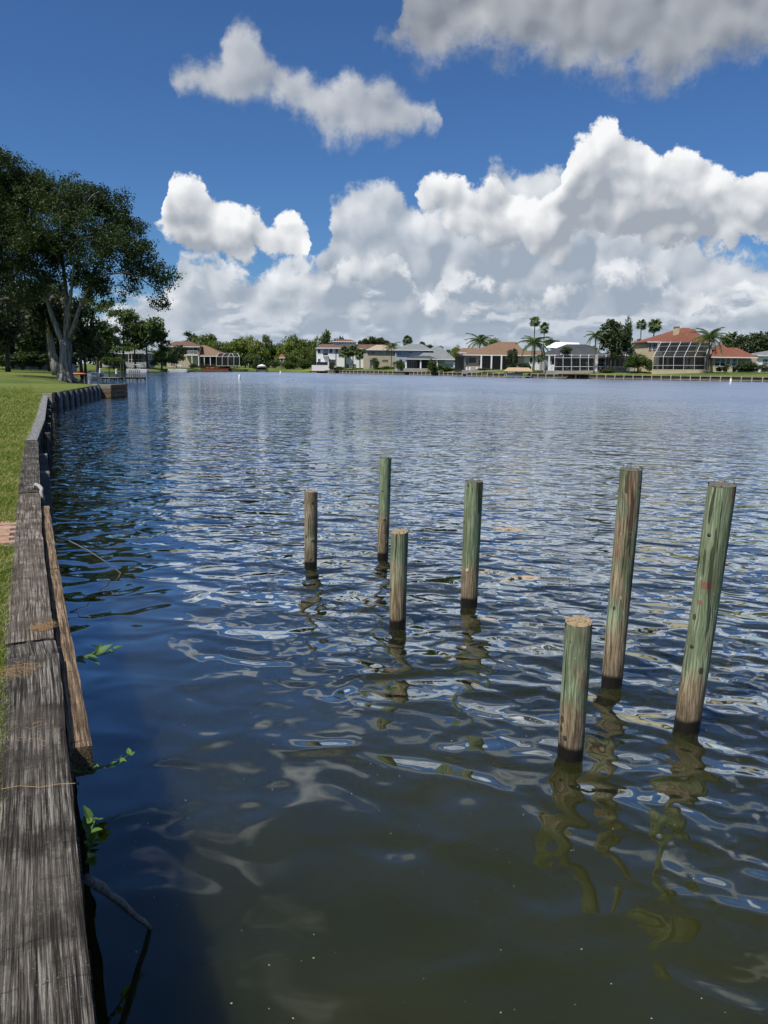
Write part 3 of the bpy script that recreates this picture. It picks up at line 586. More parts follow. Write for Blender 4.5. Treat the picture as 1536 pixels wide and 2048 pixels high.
# wale timbers bolted along the face, and square posts
plank('wale_timber', (cap_x(3.2) + 0.088, 3.20), (cap_x(6.2) + 0.088, 6.20), 0.095, 0.14, 0.765, M['wale_wood'], wall_near, 21, wear=0.007)
plank('wale_timber', (cap_x(6.22) + 0.088, 6.22), (cap_x(9.08) + 0.09, 9.08), 0.095, 0.14, 0.768, M['wale_wood'], wall_near, 22, wear=0.007)
for Y in (12.7, 15.3, 19.5, 23.0, 26.5, 30.0, 33.5, 37.0):
    o = MB().box(-0.075, 0.075, -0.12, 0.12, -1.1, 0.66 + 0.06 * random.random()).build('post', M['cap_grey' if Y < 17 else 'sheet_wood'], wall_near, bevel=0.006)
    o.location = in_parent(wall_near, (cap_x(Y) + 0.085, Y, 0)); o.rotation_euler = (0.02, 0, math.atan2(0.41, 0.912))
for Y, z in ((3.9, 0.69), (5.4, 0.69), (7.1, 0.695), (8.6, 0.695)):
    o = MB().tube([(0, 0, 0), (0.018, 0.008, 0)], 0.014, 8).build('bolt_head', M['steel'], wall_near); o.location = in_parent(wall_near, (cap_x(Y) + 0.092, Y, z))

# the second stretch of bulkhead beyond the corner
wall_far = empty('board_bulkhead', (-18.0, 42.0, 0)); tag(wall_far, 'dark upright board bulkhead past the corner, ending in a timber crib', 'bulkhead')
p0, p1 = Vector((-17.92, 42.1, 0)), Vector((-20.85, 56.6, 0)); dv = (p1 - p0).normalized(); L = (p1 - p0).length; rz = math.atan2(dv.y, dv.x)
bme = None; k = 0; s = 0.0
while s < L:
    c = p0 + dv * s
    if bme is None:
        o = MB().box(-0.20, 0.20, -0.03, 0.03, -1.1, 0.0).build('sheet_board', M['sheet_wood'], wall_far); bme = o.data
    else: o = link_mesh('sheet_board', bme, wall_far)
    o.location = in_parent(wall_far, c + Vector((0, 0, 0.86 + 0.04 * (s / L) + 0.05 * random.random()))); o.rotation_euler = (random.uniform(-.02, .02), 0, rz); s += 0.41; k += 1
for i in range(9):
    c = p0 + dv * (0.5 + i * 1.68) + Vector((0.13, 0.03, 0))
    o = MB().tube([(0, 0, -1.1), (0.01, 0, 0.2), (0.02 * random.uniform(-1, 1), 0, 0.84 + 0.08 * random.random())], [0.15, 0.14, 0.125], 10).build('post', M['cap_grey'], wall_far); o.location = in_parent(wall_far, c)
MB().beam(p0 + Vector((0.03, 0, 0.5)) - wall_far.location, p1 + Vector((0.03, 0, 0.55)) - wall_far.location, 0.10, 0.16).build('wale_timber', M['bulkhead_dark'], wall_far)
for i in range(3):                                      # pale return boards facing the camera at the corner
    MB().box(-18.32, -17.86, 41.62, 41.70, 0.86 - 0.26 * (i + 1) + 0.02, 0.86 - 0.26 * i).build('return_board', M['bulkhead_cap'], wall_far, loc=-wall_far.location, bevel=0.01)
for i in range(3):                                      # crib of stacked timbers at the end
    MB().box(-21.35, -20.0, 56.7, 56.95, 0.94 - 0.32 * (i + 1) + 0.025, 0.94 - 0.32 * i).build('crib_timber', M['wale_wood' if i else 'bulkhead_cap'], wall_far, loc=-wall_far.location, bevel=0.015)
    MB().box(-20.25, -20.0, 56.96, 60.4, 0.94 - 0.32 * (i + 1) + 0.03, 0.94 - 0.32 * i - 0.004).build('crib_timber', M['wale_wood'], wall_far, loc=-wall_far.location, bevel=0.015)
MB().box(-21.9, -20.26, 56.96, 60.4, -1.0, 0.885).build('crib_fill', M['lawn'], wall_far, loc=-wall_far.location)

# ------------------------------------------------------------------ timber piles standing in the lake
def pile(base, top, r, mat, label, paint, paint_from, seed, top_tilt=(0, 0), end='cut_end_old'):
    root = empty('timber_pile', (base[0], base[1], 0)); tag(root, label, 'pile', 'cut off timber piles in the lake')
    H = top[2]; dx, dy = (top[0] - base[0]) / H, (top[1] - base[1]) / H; n = 40; rows = 46; z0 = -1.1
    vs = []; fs = []
    for i in range(rows + 1):
        z = z0 + (H - z0) * i / rows
        for k in range(n):
            a = 2 * math.pi * k / n; ca, sa = math.cos(a), math.sin(a)
            rr = r * (0.965 + 0.035 * (z / H)) * (1 + 0.030 * mnoise.noise(Vector((ca * 0.9, sa * 0.9, z * 1.6 + seed * 7))) + 0.014 * mnoise.noise(Vector((ca * 3.5, sa * 3.5, z * 3 + seed * 3))) + 0.008 * mnoise.noise(Vector((ca * 9, sa * 9, z * 1.2 + seed))))
            bow = 0.010 * math.sin(z * 2.1 + seed); zz = z
            if i == rows: zz += top_tilt[0] * ca * r + top_tilt[1] * sa * r; rr *= 0.985
            vs.append((dx * z + bow * 0.3 + rr * ca, dy * z + rr * sa, zz))
    for i in range(rows):
        for k in range(n): fs.append((i * n + k, i * n + (k + 1) % n, (i + 1) * n + (k + 1) % n, (i + 1) * n + k))
    mb = MB(); mb.add(vs, fs); sh = mb.build('shaft', M[mat], root, True); sh['paint'] = paint; sh['paint_from'] = paint_from
    ring = [Vector(vs[rows * n + k]) for k in range(n)]; c = sum(ring, Vector()) / n; c.z += 0.004
    tv = [(0, 0, 0)] + [tuple((p - c) * 0.55 + Vector((0, 0, 0.004 * mnoise.noise(p * 40)))) for p in ring] + [tuple(p - c + Vector((0, 0, 0.002))) for p in ring]
    tf = [(0, 1 + k, 1 + (k + 1) % n) for k in range(n)] + [(1 + k, 1 + n + k, 1 + n + (k + 1) % n, 1 + (k + 1) % n) for k in range(n)]
    mb = MB(); mb.add(tv, tf); mb.build('cut_top', M[end], root, True, loc=c)
    # splinters standing along the saw cut
    sp = MB()
    rnd = random.Random(seed)
    for _ in range(9):
        k = rnd.randrange(n); p = ring[k] * 0.97 + c * 0.03; sp.beam(p, p + Vector((rnd.uniform(-.012, .012), rnd.uniform(-.012, .012), rnd.uniform(.006, .022))), 0.003, 0.006)
    sp.build('splinter', M[end], root)['kind'] = 'stuff'
    return root
pA = pile((-0.902, 9.21), (-0.888, 9.21, 0.951), 0.081, 'pile', 'short brown unpainted timber pile, farthest left in the lake', 0.30, 0.30, 1, (0, 0), 'cut_end')
pB = pile((-0.013, 9.66), (0.018, 9.66, 1.318), 0.074, 'pile', 'slim green pile standing behind the short brown one it overlaps', 0.78, 0.62, 2)
pC = pile((0.140, 7.02), (0.151, 7.02, 0.934), 0.082, 'pile', 'short grey green pile standing in front of the slim green one', 0.50, 0.42, 3, (0.10, 0.10), 'cut_end')
pD = pile((0.902, 7.75), (0.913, 7.75, 1.309), 0.092, 'pile', 'green painted pile with one pale bolt washer near its foot', 0.85, 0.46, 4)
pE = pile((1.811, 5.71), (1.842, 5.71, 1.712), 0.083, 'pile_red_tall', 'tall brown green pile with a red paint streak down its top', 0.52, 0.48, 5, (0, 0.06))
pF = pile((2.116, 4.97), (2.206, 4.97, 1.711), 0.087, 'pile_red_patch', 'tall leaning green pile with red patch, nearest the right edge', 0.70, 0.42, 6, (0.03, 0.06))
pG = pile((1.212, 4.57), (1.215, 4.57, 0.905), 0.084, 'pile', 'short pale green pile with freshly sawn top, nearest the camera', 0.60, 0.36, 7, (0.06, 0.12), 'cut_end')
def disc(name, parent, z, ang, r_p, r, mat, hole=True):
    d = Vector((math.sin(ang), -math.cos(ang), 0)); p = d * r_p + Vector((0, 0, z))
    MB().tube([p - d * 0.01, p + d * 0.006], r, 14).build(name, M[mat], parent)
    if hole: MB().tube([p, p + d * 0.014], r * 0.45, 8).build('bolt', M['dark_metal'], parent)
disc('washer', pA, 0.37, 0.42, 0.080, 0.015, 'post_pale'); disc('washer', pD, 0.40, -0.45, 0.090, 0.016, 'speck', False)
disc('washer', pB, 0.55, 0.2, 0.072, 0.016, 'post_pale'); disc('bolt', pB, 0.55, -1.2, 0.074, 0.009, 'steel', False)
disc('bolt', pG, 0.16, -0.75, 0.082, 0.012, 'dark_metal', False)
MB().tube([(0.03, 0, 1.70), (0.03, 0, 1.765)], 0.0022, 6).build('nail', M['dark_metal'], pE)
for z, a in ((1.39, -0.85), (0.62, -0.95)):             # dark knots on the leaning pile
    d = Vector((math.sin(a), -math.cos(a), 0)); p = d * 0.0795 + Vector((0.0526 * z, 0, z)); MB().tube([p - d * 0.008, p + d * 0.007, p + d * 0.009], [0.017, 0.013, 0.005], 10).build('knot', M['dark_bark'], pF, True)

# ------------------------------------------------------------------ small things along the wall
reed_a, reed_b = gz(101, 1068, 0.56), gz(241, 1146, 0.0)
mid = reed_a.lerp(reed_b, 0.5) + Vector((0, 0, 0.10))
pts = [reed_a.lerp(mid, t) * (1 - t) + mid.lerp(reed_b, t) * t for t in [i / 14 for i in range(15)]] + [reed_b + Vector((0.03, -0.02, -0.06))]
tag(MB().tube(pts, [0.010 - 0.0003 * i for i in range(16)], 7).build('reed_stem', M['dry_stem'], None, True), 'thin pale bent reed arching from the seawall into the water', 'reed')
st_a, st_b = gz(172, 1757, 0.50), gz(300, 1856, 0.0); dd = (st_b - st_a)
o = MB(); o.tube([(0, 0, 0), dd * .2 + Vector((.004, 0, .010)), dd * .35 + Vector((-.004, 0, .014)), dd * .5 + Vector((.003, .004, .008)), dd * .75, dd * .87 + Vector((.003, 0, .004)), dd * 1.0, dd * 1.5], [.019, .021, .015, .016, .012, .0125, .009, .005], 9); o = o.build('broken_branch', M['grey_stick'], None, True, loc=st_a); tag(o, 'grey broken branch leaning from the seawall into the water', 'branch')
tw = [gz(x, y, CAP_Z + 0.012) for x, y in ((2, 1578), (40, 1574), (80, 1572), (118, 1568), (151, 1569))]
tag(MB().tube([p + Vector((0, 0, 0.006 * math.sin(i * 2.1))) for i, p in enumerate(tw)], 0.0012, 6).build('twig', M['straw']), 'thin dry twig lying across the nearest cap board', 'twig')
def rope_bits():
    root = empty('frayed_rope', gz(76, 1000, CAP_Z)); c = root.location; tag(root, 'frayed whitish rope end draped over the cap board edge', 'rope')
    R_ = random.Random(5)
    a = gz(66, 975, CAP_Z + 0.02); b = gz(78, 972, CAP_Z + 0.05); d_ = gz(82, 985, CAP_Z + 0.03); e = gz(85, 1012, CAP_Z - 0.15)
    pts = [a, a.lerp(b, .5) + Vector((0, 0, .03)), b, b.lerp(d_, .6) + Vector((.02, 0, .01)), d_, d_.lerp(e, .5) + Vector((.025, 0, 0)), e]
    MB().tube([p - c for p in pts], [0.014, 0.024, 0.026, 0.024, 0.022, 0.018, 0.010], 9).build('rope_loop', M['rope'], root, True)
    for i in range(6):
        q = a + Vector((R_.uniform(-.05, .04), R_.uniform(-.06, .06), 0)); MB().tube([q - c, q - c + Vector((R_.uniform(-.06, .02), R_.uniform(-.05, .05), R_.uniform(.0, .03)))], [0.008, 0.004], 6).build('frayed_end', M['rope'], root, True)
rope_bits()
def straw_patch(px, py, n, spread, label, seed):
    c = gz(px, py, CAP_Z); r = random.Random(seed); mb = MB()
    for _ in range(n):
        a = r.uniform(0, 6.28); rr = spread * math.sqrt(r.random()); q = Vector((math.cos(a) * rr, math.sin(a) * rr * 1.3, 0.006 + r.random() * 0.012)); b = r.uniform(0, 6.28); l = r.uniform(.012, .04)
        mb.beam(q, q + Vector((math.cos(b) * l, math.sin(b) * l, r.uniform(-.004, .01))), 0.0009, 0.0008)
    tag(mb.build('pine_straw', M['straw'], None, loc=c), label, 'pine straw', kind='stuff')
straw_patch(88, 1256, 260, 0.065, 'rust coloured pine straw caught by the board joint', 1)
straw_patch(40, 1345, 200, 0.09, 'loose pine straw on the blackened board', 2)
straw_patch(60, 1470, 40, 0.12, 'few pale straws on the blackened cap board', 3)
# paver step let into the lawn
path = empty('brick_step', (-3.98, 7.22, 0.8)); tag(path, 'pale red brick step let into the lawn beside the cap', 'step')
bme = None
MB().box(-0.42, 0.40, -0.56, 0.56, -0.06, 0.006).build('sand_bed', M['concrete'], path).rotation_euler = (0, 0, 0.42)
for r_ in range(10):
    for c_ in range(4):
        if bme is None: o = MB().box(-0.098, 0.098, -0.048, 0.048, -0.03, 0.03).build('brick', M['paver'], path, bevel=0.006); bme = o.data
        else: o = link_mesh('brick', bme, path)
        v = Vector((-0.31 + c_ * 0.205 - (0.05 if r_ % 2 else 0), -0.49 + r_ * 0.109, 0.008 * random.random())); v.rotate(Matrix.Rotation(0.42, 3, 'Z')); o.location = v; o.rotation_euler = (0.03 * random.uniform(-1, 1), 0.03 * random.uniform(-1, 1), 0.42 + random.uniform(-.04, .04))
# vines growing out of the wall
def vine(label, stem_px, leaves, seed, z0=0.30, z1=0.12, size=0.05):
    P = [gz(x, y, z0 + (z1 - z0) * i / (len(stem_px) - 1)) for i, (x, y) in enumerate(stem_px)]
    root = empty('vine', P[0]); tag(root, label, 'vine'); r = random.Random(seed); c = root.location
    MB().tube([p - c for p in P], 0.0035, 6).build('stem', M['vine_leaf'], root, True)
    lm = None
    for i in range(leaves):
        t = (i + 0.5) / leaves * (len(P) - 1); k = int(t); p = P[k].lerp(P[min(k + 1, len(P) - 1)], t - k)
        if lm is None:
            v = [(0, 0, 0), (0.16, 0.25, .03), (0.30, 0.30, .06), (0.62, 0.24, .05), (1.0, 0, -.06), (0.62, -0.24, .05), (0.30, -0.30, .06), (0.16, -0.25, .03), (0.35, 0, -.02), (0.68, 0, -.03)]
            lf = MB().add(v, [(0, 1, 8), (1, 2, 8), (2, 3, 9, 8), (3, 4, 9), (4, 5, 9), (5, 6, 8, 9), (6, 7, 8), (7, 0, 8)]).build('leaf', M['vine_leaf'], root); lm = lf.data
        else: lf = link_mesh('leaf', lm, root)
        sz = size * r.uniform(0.45, 1.45); lf.scale = (sz, sz, sz); lf.location = p - c + Vector((r.uniform(-.015, .015), r.uniform(-.015, .015), r.uniform(0, .02))); lf.rotation_euler = (r.uniform(-.6, .6), r.uniform(-.7, .3), r.uniform(-2.6, 2.6) if i % 2 else r.uniform(-.9, .9))
vine('leafy green vine reaching over the water beside the brown timber', [(140, 1330), (160, 1318), (185, 1312), (210, 1308), (228, 1300)], 15, 3, 0.66, 0.58, 0.075)
vine('thin vine sprig with small leaves stretching far over the water', [(150, 1548), (175, 1540), (205, 1535), (232, 1526), (266, 1506)], 18, 4, 0.66, 0.60, 0.045)
vine('young vine with bright leaf tip hugging the nearest board edge', [(172, 1728), (178, 1700), (180, 1675), (184, 1655), (190, 1640)], 14, 5, 0.66, 0.76, 0.055)
# specks afloat
r = random.Random(9); mb = MB()
for _ in range(80):
    x, y = r.uniform(240, 1530), r.uniform(1420, 2040); p = gz(x, y, 0.002); s = r.uniform(.001, .003); a = r.uniform(0, 3.1)
    mb.add([(p.x + s * math.cos(a + k * 1.57) * (1.8 if k % 2 else 1), p.y + s * math.sin(a + k * 1.57), 0.003) for k in range(4)], [(0, 1, 2, 3)])
tag(mb.build('floating_specks', M['speck']), 'tiny pale specks afloat on the calm water', 'debris', kind='stuff')
# grass along the wall
def grass():
    rg = np.random.default_rng(3); n = 110000
    u = rg.random(n); Y = 1.6 * (62 / 1.6) ** u; Y = np.where(rg.random(n) < (Y / 62) ** 1.5, 1.6 + 14 * rg.random(n), Y); off = 0.272 + rg.random(n) ** 1.5 * (0.35 + 0.055 * Y)
    cx = np.array([cap_x(v) for v in np.linspace(0, 62, 1241)]); X = np.interp(Y, np.linspace(0, 62, 1241), cx) - off * 1.1; keep = ~((np.abs(X + 3.98 + 0.44 * (Y - 7.22)) < 0.9) & (np.abs(Y - 7.22) < 0.50)); X, Y, off = X[keep], Y[keep], off[keep]; n = len(X)
    h = (0.028 + 0.05 * rg.random(n)) * (1 + 0.02 * Y) * np.where(off < 0.36, 0.75, 1.0) * np.clip(0.45 + 0.08 * Y, 0.5, 1.0); w = 0.0022 + 0.00055 * Y; a = rg.random(n) * 6.283; lean = 0.2 + 0.8 * rg.random(n); b = rg.random(n) * 6.283
    off = off
    base = np.stack([X, Y, np.full(n, 0.80)], 1); wx = np.stack([np.cos(a) * w, np.sin(a) * w, 0 * w], 1); ld = np.stack([np.cos(b) * lean * h, np.sin(b) * lean * h, 0 * h], 1); up = np.stack([0 * h, 0 * h, h], 1)
    V = np.stack([base - wx, base + wx, base + wx * 0.7 + ld * 0.35 + up * 0.62, base - wx * 0.7 + ld * 0.35 + up * 0.62, base + ld + up * 0.92], 1).reshape(-1, 3)
    i = np.arange(n)[:, None] * 5
    q = np.concatenate([i + np.array([[0, 1, 2]]), i + np.array([[0, 2, 3]]), i + np.array([[3, 2, 4]])], 0)
    tag(link_mesh('grass', np_mesh('grass', V, q, M['grass_blade'])), 'green grass blades along the seawall', 'grass', kind='stuff')
grass()
# ------------------------------------------------------------------ trees and plants
def lobes_points(lobes, n, rg, gap=0.30, gscale=0.45, shell=0.45):
    """points through the volume of overlapping ellipsoids (cx, cy, cz, rx, ry, rz), thinned by noise so gaps open"""
    L_ = np.array(lobes, float); w = (L_[:, 3] * L_[:, 4] * L_[:, 5]) ** (2 / 3); pick = rg.choice(len(L_), size=int(n * 1.9), p=w / w.sum())
    d = rg.normal(size=(len(pick), 3)); d /= np.linalg.norm(d, axis=1)[:, None]; r = rg.random(len(pick)) ** shell
    P = L_[pick, :3] + d * r[:, None] * L_[pick, 3:6]
    keep = np.array([mnoise.fractal(Vector(p) * gscale, 1.0, 2.0, 3) for p in P]) > (gap - 0.5)
    return P[keep][:n], d[keep][:n]
def leaf_mesh(name, P, D, size, mat, rg, aspect=0.55, droop=0.0):
    n = len(P); t = rg.normal(size=(n, 3)) + D * 0.5; t[:, 2] -= droop; t /= np.linalg.norm(t, axis=1)[:, None]
    u = rg.normal(size=(n, 3)); u -= (u * t).sum(1)[:, None] * t; u /= np.linalg.norm(u, axis=1)[:, None]
    s = (size * (0.6 + 0.8 * rg.random(n)))[:, None]; wd = s * aspect
    V = np.stack([P - t * s * 0.5, P + u * wd * 0.5, P + t * s * 0.5, P - u * wd * 0.5], 1).reshape(-1, 3)
    return np_mesh(name, V, np.arange(n * 4).reshape(n, 4), mat)
def tufts(P, D, k, r, rg):
    """leaves gathered in small tufts around each point"""
    o = rg.normal(size=(len(P), k, 3)) * r * np.array([1, 1, 0.7]); return (P[:, None, :] + o).reshape(-1, 3), np.repeat(D, k, 0)
def limb(mb, pts, r0, r1, n=9): mb.tube(pts, [r0 + (r1 - r0) * (i / (len(pts) - 1)) ** 0.8 for i in range(len(pts))], n)
def bent(a, b, k, seed, amp):
    a, b = Vector(a), Vector(b); r = random.Random(seed); o1 = Vector((r.uniform(-1, 1), r.uniform(-1, 1), r.uniform(-.4, .6))) * amp; o2 = Vector((r.uniform(-1, 1), r.uniform(-1, 1), r.uniform(-.4, .6))) * amp
    return [a.lerp(b, t) + o1 * math.sin(t * math.pi) + o2 * math.sin(t * 2 * math.pi) * 0.5 for t in [i / k for i in range(k + 1)]]

def big_oak():
    Y = 84.0; b = at(131, 754, Y); b.z = land_z(b.x, b.y) - 0.05; root = empty('oak_tree', b); tag(root, 'large dark spreading oak with forked grey trunk on the lawn by the water', 'tree')
    def w(px, py, dy=0.0): return at(px, py, Y + dy) - b
    tr = MB(); rg = np.random.default_rng(5)
    base = Vector((0, 0, -0.2))
    pts = [base, Vector((0, 0, 0.35)), w(131, 725), w(132, 700), w(130, 680)]
    tr.tube(pts, [0.98, 0.76, 0.64, 0.62, 0.58], 16)
    for k in range(6):
        a = k * 1.05 + 0.3; tr.tube([Vector((math.cos(a) * 1.35, math.sin(a) * 1.35, -0.15)), Vector((math.cos(a) * 0.75, math.sin(a) * 0.75, 0.35)), Vector((math.cos(a) * 0.45, math.sin(a) * 0.45, 1.4))], [0.14, 0.24, 0.22], 8)
    tr.build('trunk', M['oak_bark'], root, True)
    limbs = [([(128, 690), (115, 660), (104, 632), (96, 605), (86, 575), (70, 540)], 0.36, 0.10, 0), ([(132, 690), (133, 650), (134, 610), (131, 570), (126, 530), (120, 480), (112, 430)], 0.36, 0.08, 1.0),
             ([(136, 660), (139, 625), (142, 590), (146, 545), (150, 500), (160, 450)], 0.22, 0.07, -1.5), ([(137, 680), (148, 652), (160, 615), (170, 590), (186, 562), (215, 548), (250, 545), (285, 552)], 0.27, 0.06, -2.0),
             ([(170, 590), (190, 540), (215, 500), (240, 470)], 0.20, 0.06, 2.0), ([(250, 546), (285, 560), (315, 580), (335, 590)], 0.10, 0.03, -1.5), ([(96, 605), (60, 580), (30, 560), (0, 555)], 0.18, 0.05, 1.0), ([(126, 530), (95, 480), (60, 440)], 0.2, 0.05, -3.0)]
    for pts, r0, r1, dy in limbs:
        mb = MB(); n = len(pts)
        limb(mb, [w(x, y, dy * 2.2 * i / n) for i, (x, y) in enumerate(pts)], r0, r1, 9); mb.build('limb', M['oak_bark'], root, True)
    k = Y / LENS_F; lob = []
    for i, (x, y, rr) in enumerate([(35, 372, 62), (75, 368, 45), (115, 392, 62), (165, 402, 58), (215, 420, 55), (245, 455, 45), (100, 450, 85), (175, 480, 75), (235, 505, 62), (285, 525, 50), (322, 545, 38), (338, 560, 24), (318, 590, 34), (330, 606, 20),
                                   (255, 562, 38), (228, 588, 26), (190, 560, 44), (160, 560, 30), (30, 470, 80), (-30, 430, 90), (-60, 500, 90), (60, 545, 48), (-10, 560, 60), (20, 400, 60), (0, 345, 48), (-70, 380, 70), (100, 545, 40), (205, 602, 16), (65, 592, 30), (35, 605, 34), (138, 545, 38), (200, 572, 34), (172, 588, 16), (275, 585, 22), (120, 500, 50)]):
        for dy in ((-0.55, 0.55) if rr > 40 else (0.0,)):
            c = w(x + rg.uniform(-5, 5), y + rg.uniform(-5, 5), dy * rr * k * 1.2 + rg.uniform(-2.5, 2.5) * (rr > 30)); R_ = rr * k; lob.append((c.x, c.y, c.z, R_ * .72, R_ * .75, R_ * .6))
            for _ in range(6 if rr > 40 else 4):           # smaller bosses of leaves stand out of each mass
                d = rg.normal(size=3); d /= np.linalg.norm(d); rs = R_ * rg.uniform(.28, .48); lob.append((c.x + d[0] * R_ * .68, c.y + d[1] * R_ * .68, c.z + d[2] * R_ * .6, rs, rs, rs * .75))
    P, D = lobes_points(lob, 12000, rg, 0.22, 0.6, 0.34)
    Q, E_ = tufts(P, D, 13, 0.24, rg)
    link_mesh('crown', leaf_mesh('oak_crown', Q, E_, 0.21, M['oak_leaf'], rg, 0.6), root)
    # thin branches running into the leaves
    tw = MB()
    for i in range(90):
        p = Vector(P[rg.integers(len(P))]); q = Vector(P[rg.integers(len(P))]); q = p + (q - p).normalized() * 2.2; tw.tube([p, p.lerp(q, .5) + Vector((0, 0, .2)), q], [0.05, 0.035, 0.015], 5, False)
    tw.build('twigs', M['oak_bark'], root)['kind'] = 'stuff'
big_oak()

def proto_crown(name, kind, mat, seed, n, size):
    rg = np.random.default_rng(seed); lob = []
    if kind == 'round':
        for i in range(11): a = rg.uniform(0, 6.28); rr = rg.uniform(0.2, 0.62); lob.append((math.cos(a) * rr, math.sin(a) * rr, rg.uniform(-.45, .55), *(np.array([1, 1, .8]) * rg.uniform(.30, .48))))
        lob.append((0, 0, 0.1, .6, .6, .55))
    elif kind == 'tall':
        for i in range(13): z = rg.uniform(-.85, .85); a = rg.uniform(0, 6.28); rr = rg.uniform(.1, .55) * (1 - .5 * abs(z)); lob.append((math.cos(a) * rr, math.sin(a) * rr, z, *(np.array([1, 1, .8]) * rg.uniform(.22, .38))))
    elif kind == 'pine':
        for i in range(17): z = rg.uniform(-.8, .85); a = rg.uniform(0, 6.28); rr = rg.uniform(.25, .8) * (1 - .45 * max(z, 0)); lob.append((math.cos(a) * rr, math.sin(a) * rr, z, .30, .30, .16))
    elif kind == 'spiky':
        for i in range(14): z = rg.uniform(-.7, .6); a = rg.uniform(0, 6.28); rr = rg.uniform(.05, .6); lob.append((math.cos(a) * rr, math.sin(a) * rr, z, .20, .20, .46))
    else:
        for i in range(9): a = rg.uniform(0, 6.28); rr = rg.uniform(0, .6); lob.append((math.cos(a) * rr, math.sin(a) * rr, rg.uniform(-.3, .3), *(np.array([1, 1, .9]) * rg.uniform(.3, .5))))
    P, D = lobes_points(lob, n // 7, rg, 0.30, 3.0, 0.42); P, D = tufts(P, D, 9, 0.075, rg)
    return leaf_mesh(name, P, D, size, M[mat], rg, 0.6, 0.3 if kind == 'moss' else 0.0)
CROWN = {}
def crown_for(kind, mat, v):
    key = (kind, mat, v)
    if key not in CROWN: CROWN[key] = proto_crown('crown_%s_%s' % (kind, mat), kind, mat, len(CROWN) + 40, 3000, 0.115 if kind != 'pine' else 0.10)
    return CROWN[key]
_tn = [0]
def tree(label, px, ptop, pbot, half, Y, kind='round', mat='mid_leaf', group=None, trunk=0.16, bark='dark_bark', name='broadleaf_tree', lean=0.0, cat='tree', base_py=None):
    """tree whose crown spans ptop..pbot; its foot stands on the land at distance Y"""
    _tn[0] += 1; r = random.Random(_tn[0]); c = at(px, (ptop + pbot) / 2, Y); zb = land_z(c.x, c.y); k = Y / LENS_F
    root = empty(name, (c.x - lean, c.y, zb)); tag(root, label, cat, group)
    hz = (pbot - ptop) / 2 * k * 1.18; hx = half * k * 1.3
    cr = link_mesh('crown' if cat == 'tree' else 'foliage', crown_for(kind, mat, r.randrange(2)), root, Vector((lean, 0, c.z - zb))); cr.scale = (hx, hx * 0.95, hz); cr.rotation_euler = (0, 0, r.uniform(0, 6.28))
    if trunk:
        mb = MB(); top = Vector((lean, 0, c.z - zb + hz * 0.35)); pts = bent((0, 0, -0.3), top, 6, _tn[0], 0.02 * (c.z - zb)); mb.tube(pts, [trunk * (1.25 - 0.95 * i / 6) for i in range(7)], 8)
        for i in range(3): q = pts[3 + i % 3]; a = r.uniform(0, 6.28); mb.tube([q, q + Vector((math.cos(a) * hx * .3, math.sin(a) * hx * .3, hz * .25)), q + Vector((math.cos(a) * hx * .6, math.sin(a) * hx * .6, hz * .45))], [trunk * .45, trunk * .3, trunk * .12], 6)
        mb.build('trunk' if cat == 'tree' else 'stem', M[bark], root, True)
    return root
LW = 'trees along the left shore'; FW = 'trees behind the far houses'
tree('mossy dark tree with slanting grey trunk just left of the big oak', 88, 560, 690, 62, 104, 'round', 'moss_leaf', LW, 0.55, 'oak_bark', lean=-1.2)
tree('dark shaggy tree cut by the left edge of the view', 8, 575, 712, 66, 118, 'round', 'moss_leaf', LW, 0.35)
tree('low dark evergreen under the oak at the left edge', 42, 640, 742, 52, 150, 'round', 'dark_leaf', LW, 0.3)
tree('dark evergreen filling the gap behind the oak trunk', 112, 640, 740, 48, 158, 'round', 'dark_leaf', LW, 0.3)
tree('dark evergreen right behind the oak trunk', 168, 668, 738, 34, 165, 'round', 'dark_leaf', LW, 0.3)
tree('yellow green tree rising right of the oak trunk', 190, 604, 690, 36, 172, 'pine', 'pine_leaf', LW, 0.3, name='pine_tree')
tree('slim pine with high crown in front of the grey roofed house', 246, 628, 702, 34, 236, 'pine', 'pine_leaf', LW, 0.30, name='pine_tree')
tree('dense pine with broad crown beside the slim one', 292, 630, 712, 36, 238, 'round', 'pine_leaf', LW, 0.30, name='pine_tree')
tree('sparse low pine leaning over the shore, rightmost of the pines', 322, 668, 728, 26, 242, 'pine', 'pine_leaf', LW, 0.24, name='pine_tree')
tree('short pine with dark foliage at the left of the pine group', 225, 660, 722, 22, 234, 'pine', 'dark_leaf', LW, 0.24, name='pine_tree')
tree('bare lower pine trunk with small crown among the pines', 268, 652, 700, 20, 235, 'pine', 'pine_leaf', LW, 0.28, name='pine_tree')
tree('small weeping tree in front of the brown balcony house', 352, 690, 738, 20, 268, 'round', 'dark_leaf', None, 0.15)
tree('bare topped tall pine left of the brown roof', 382, 665, 712, 16, 335, 'pine', 'dark_leaf', FW, 0.3, name='pine_tree')
tree('yellow green tree behind the ridge of the brown roof', 408, 667, 715, 24, 330, 'round', 'mid_leaf', FW, 0.3)
tree('dull green tree between brown roof and pool cage', 436, 680, 722, 22, 326, 'round', 'mid_leaf', FW, 0.3)
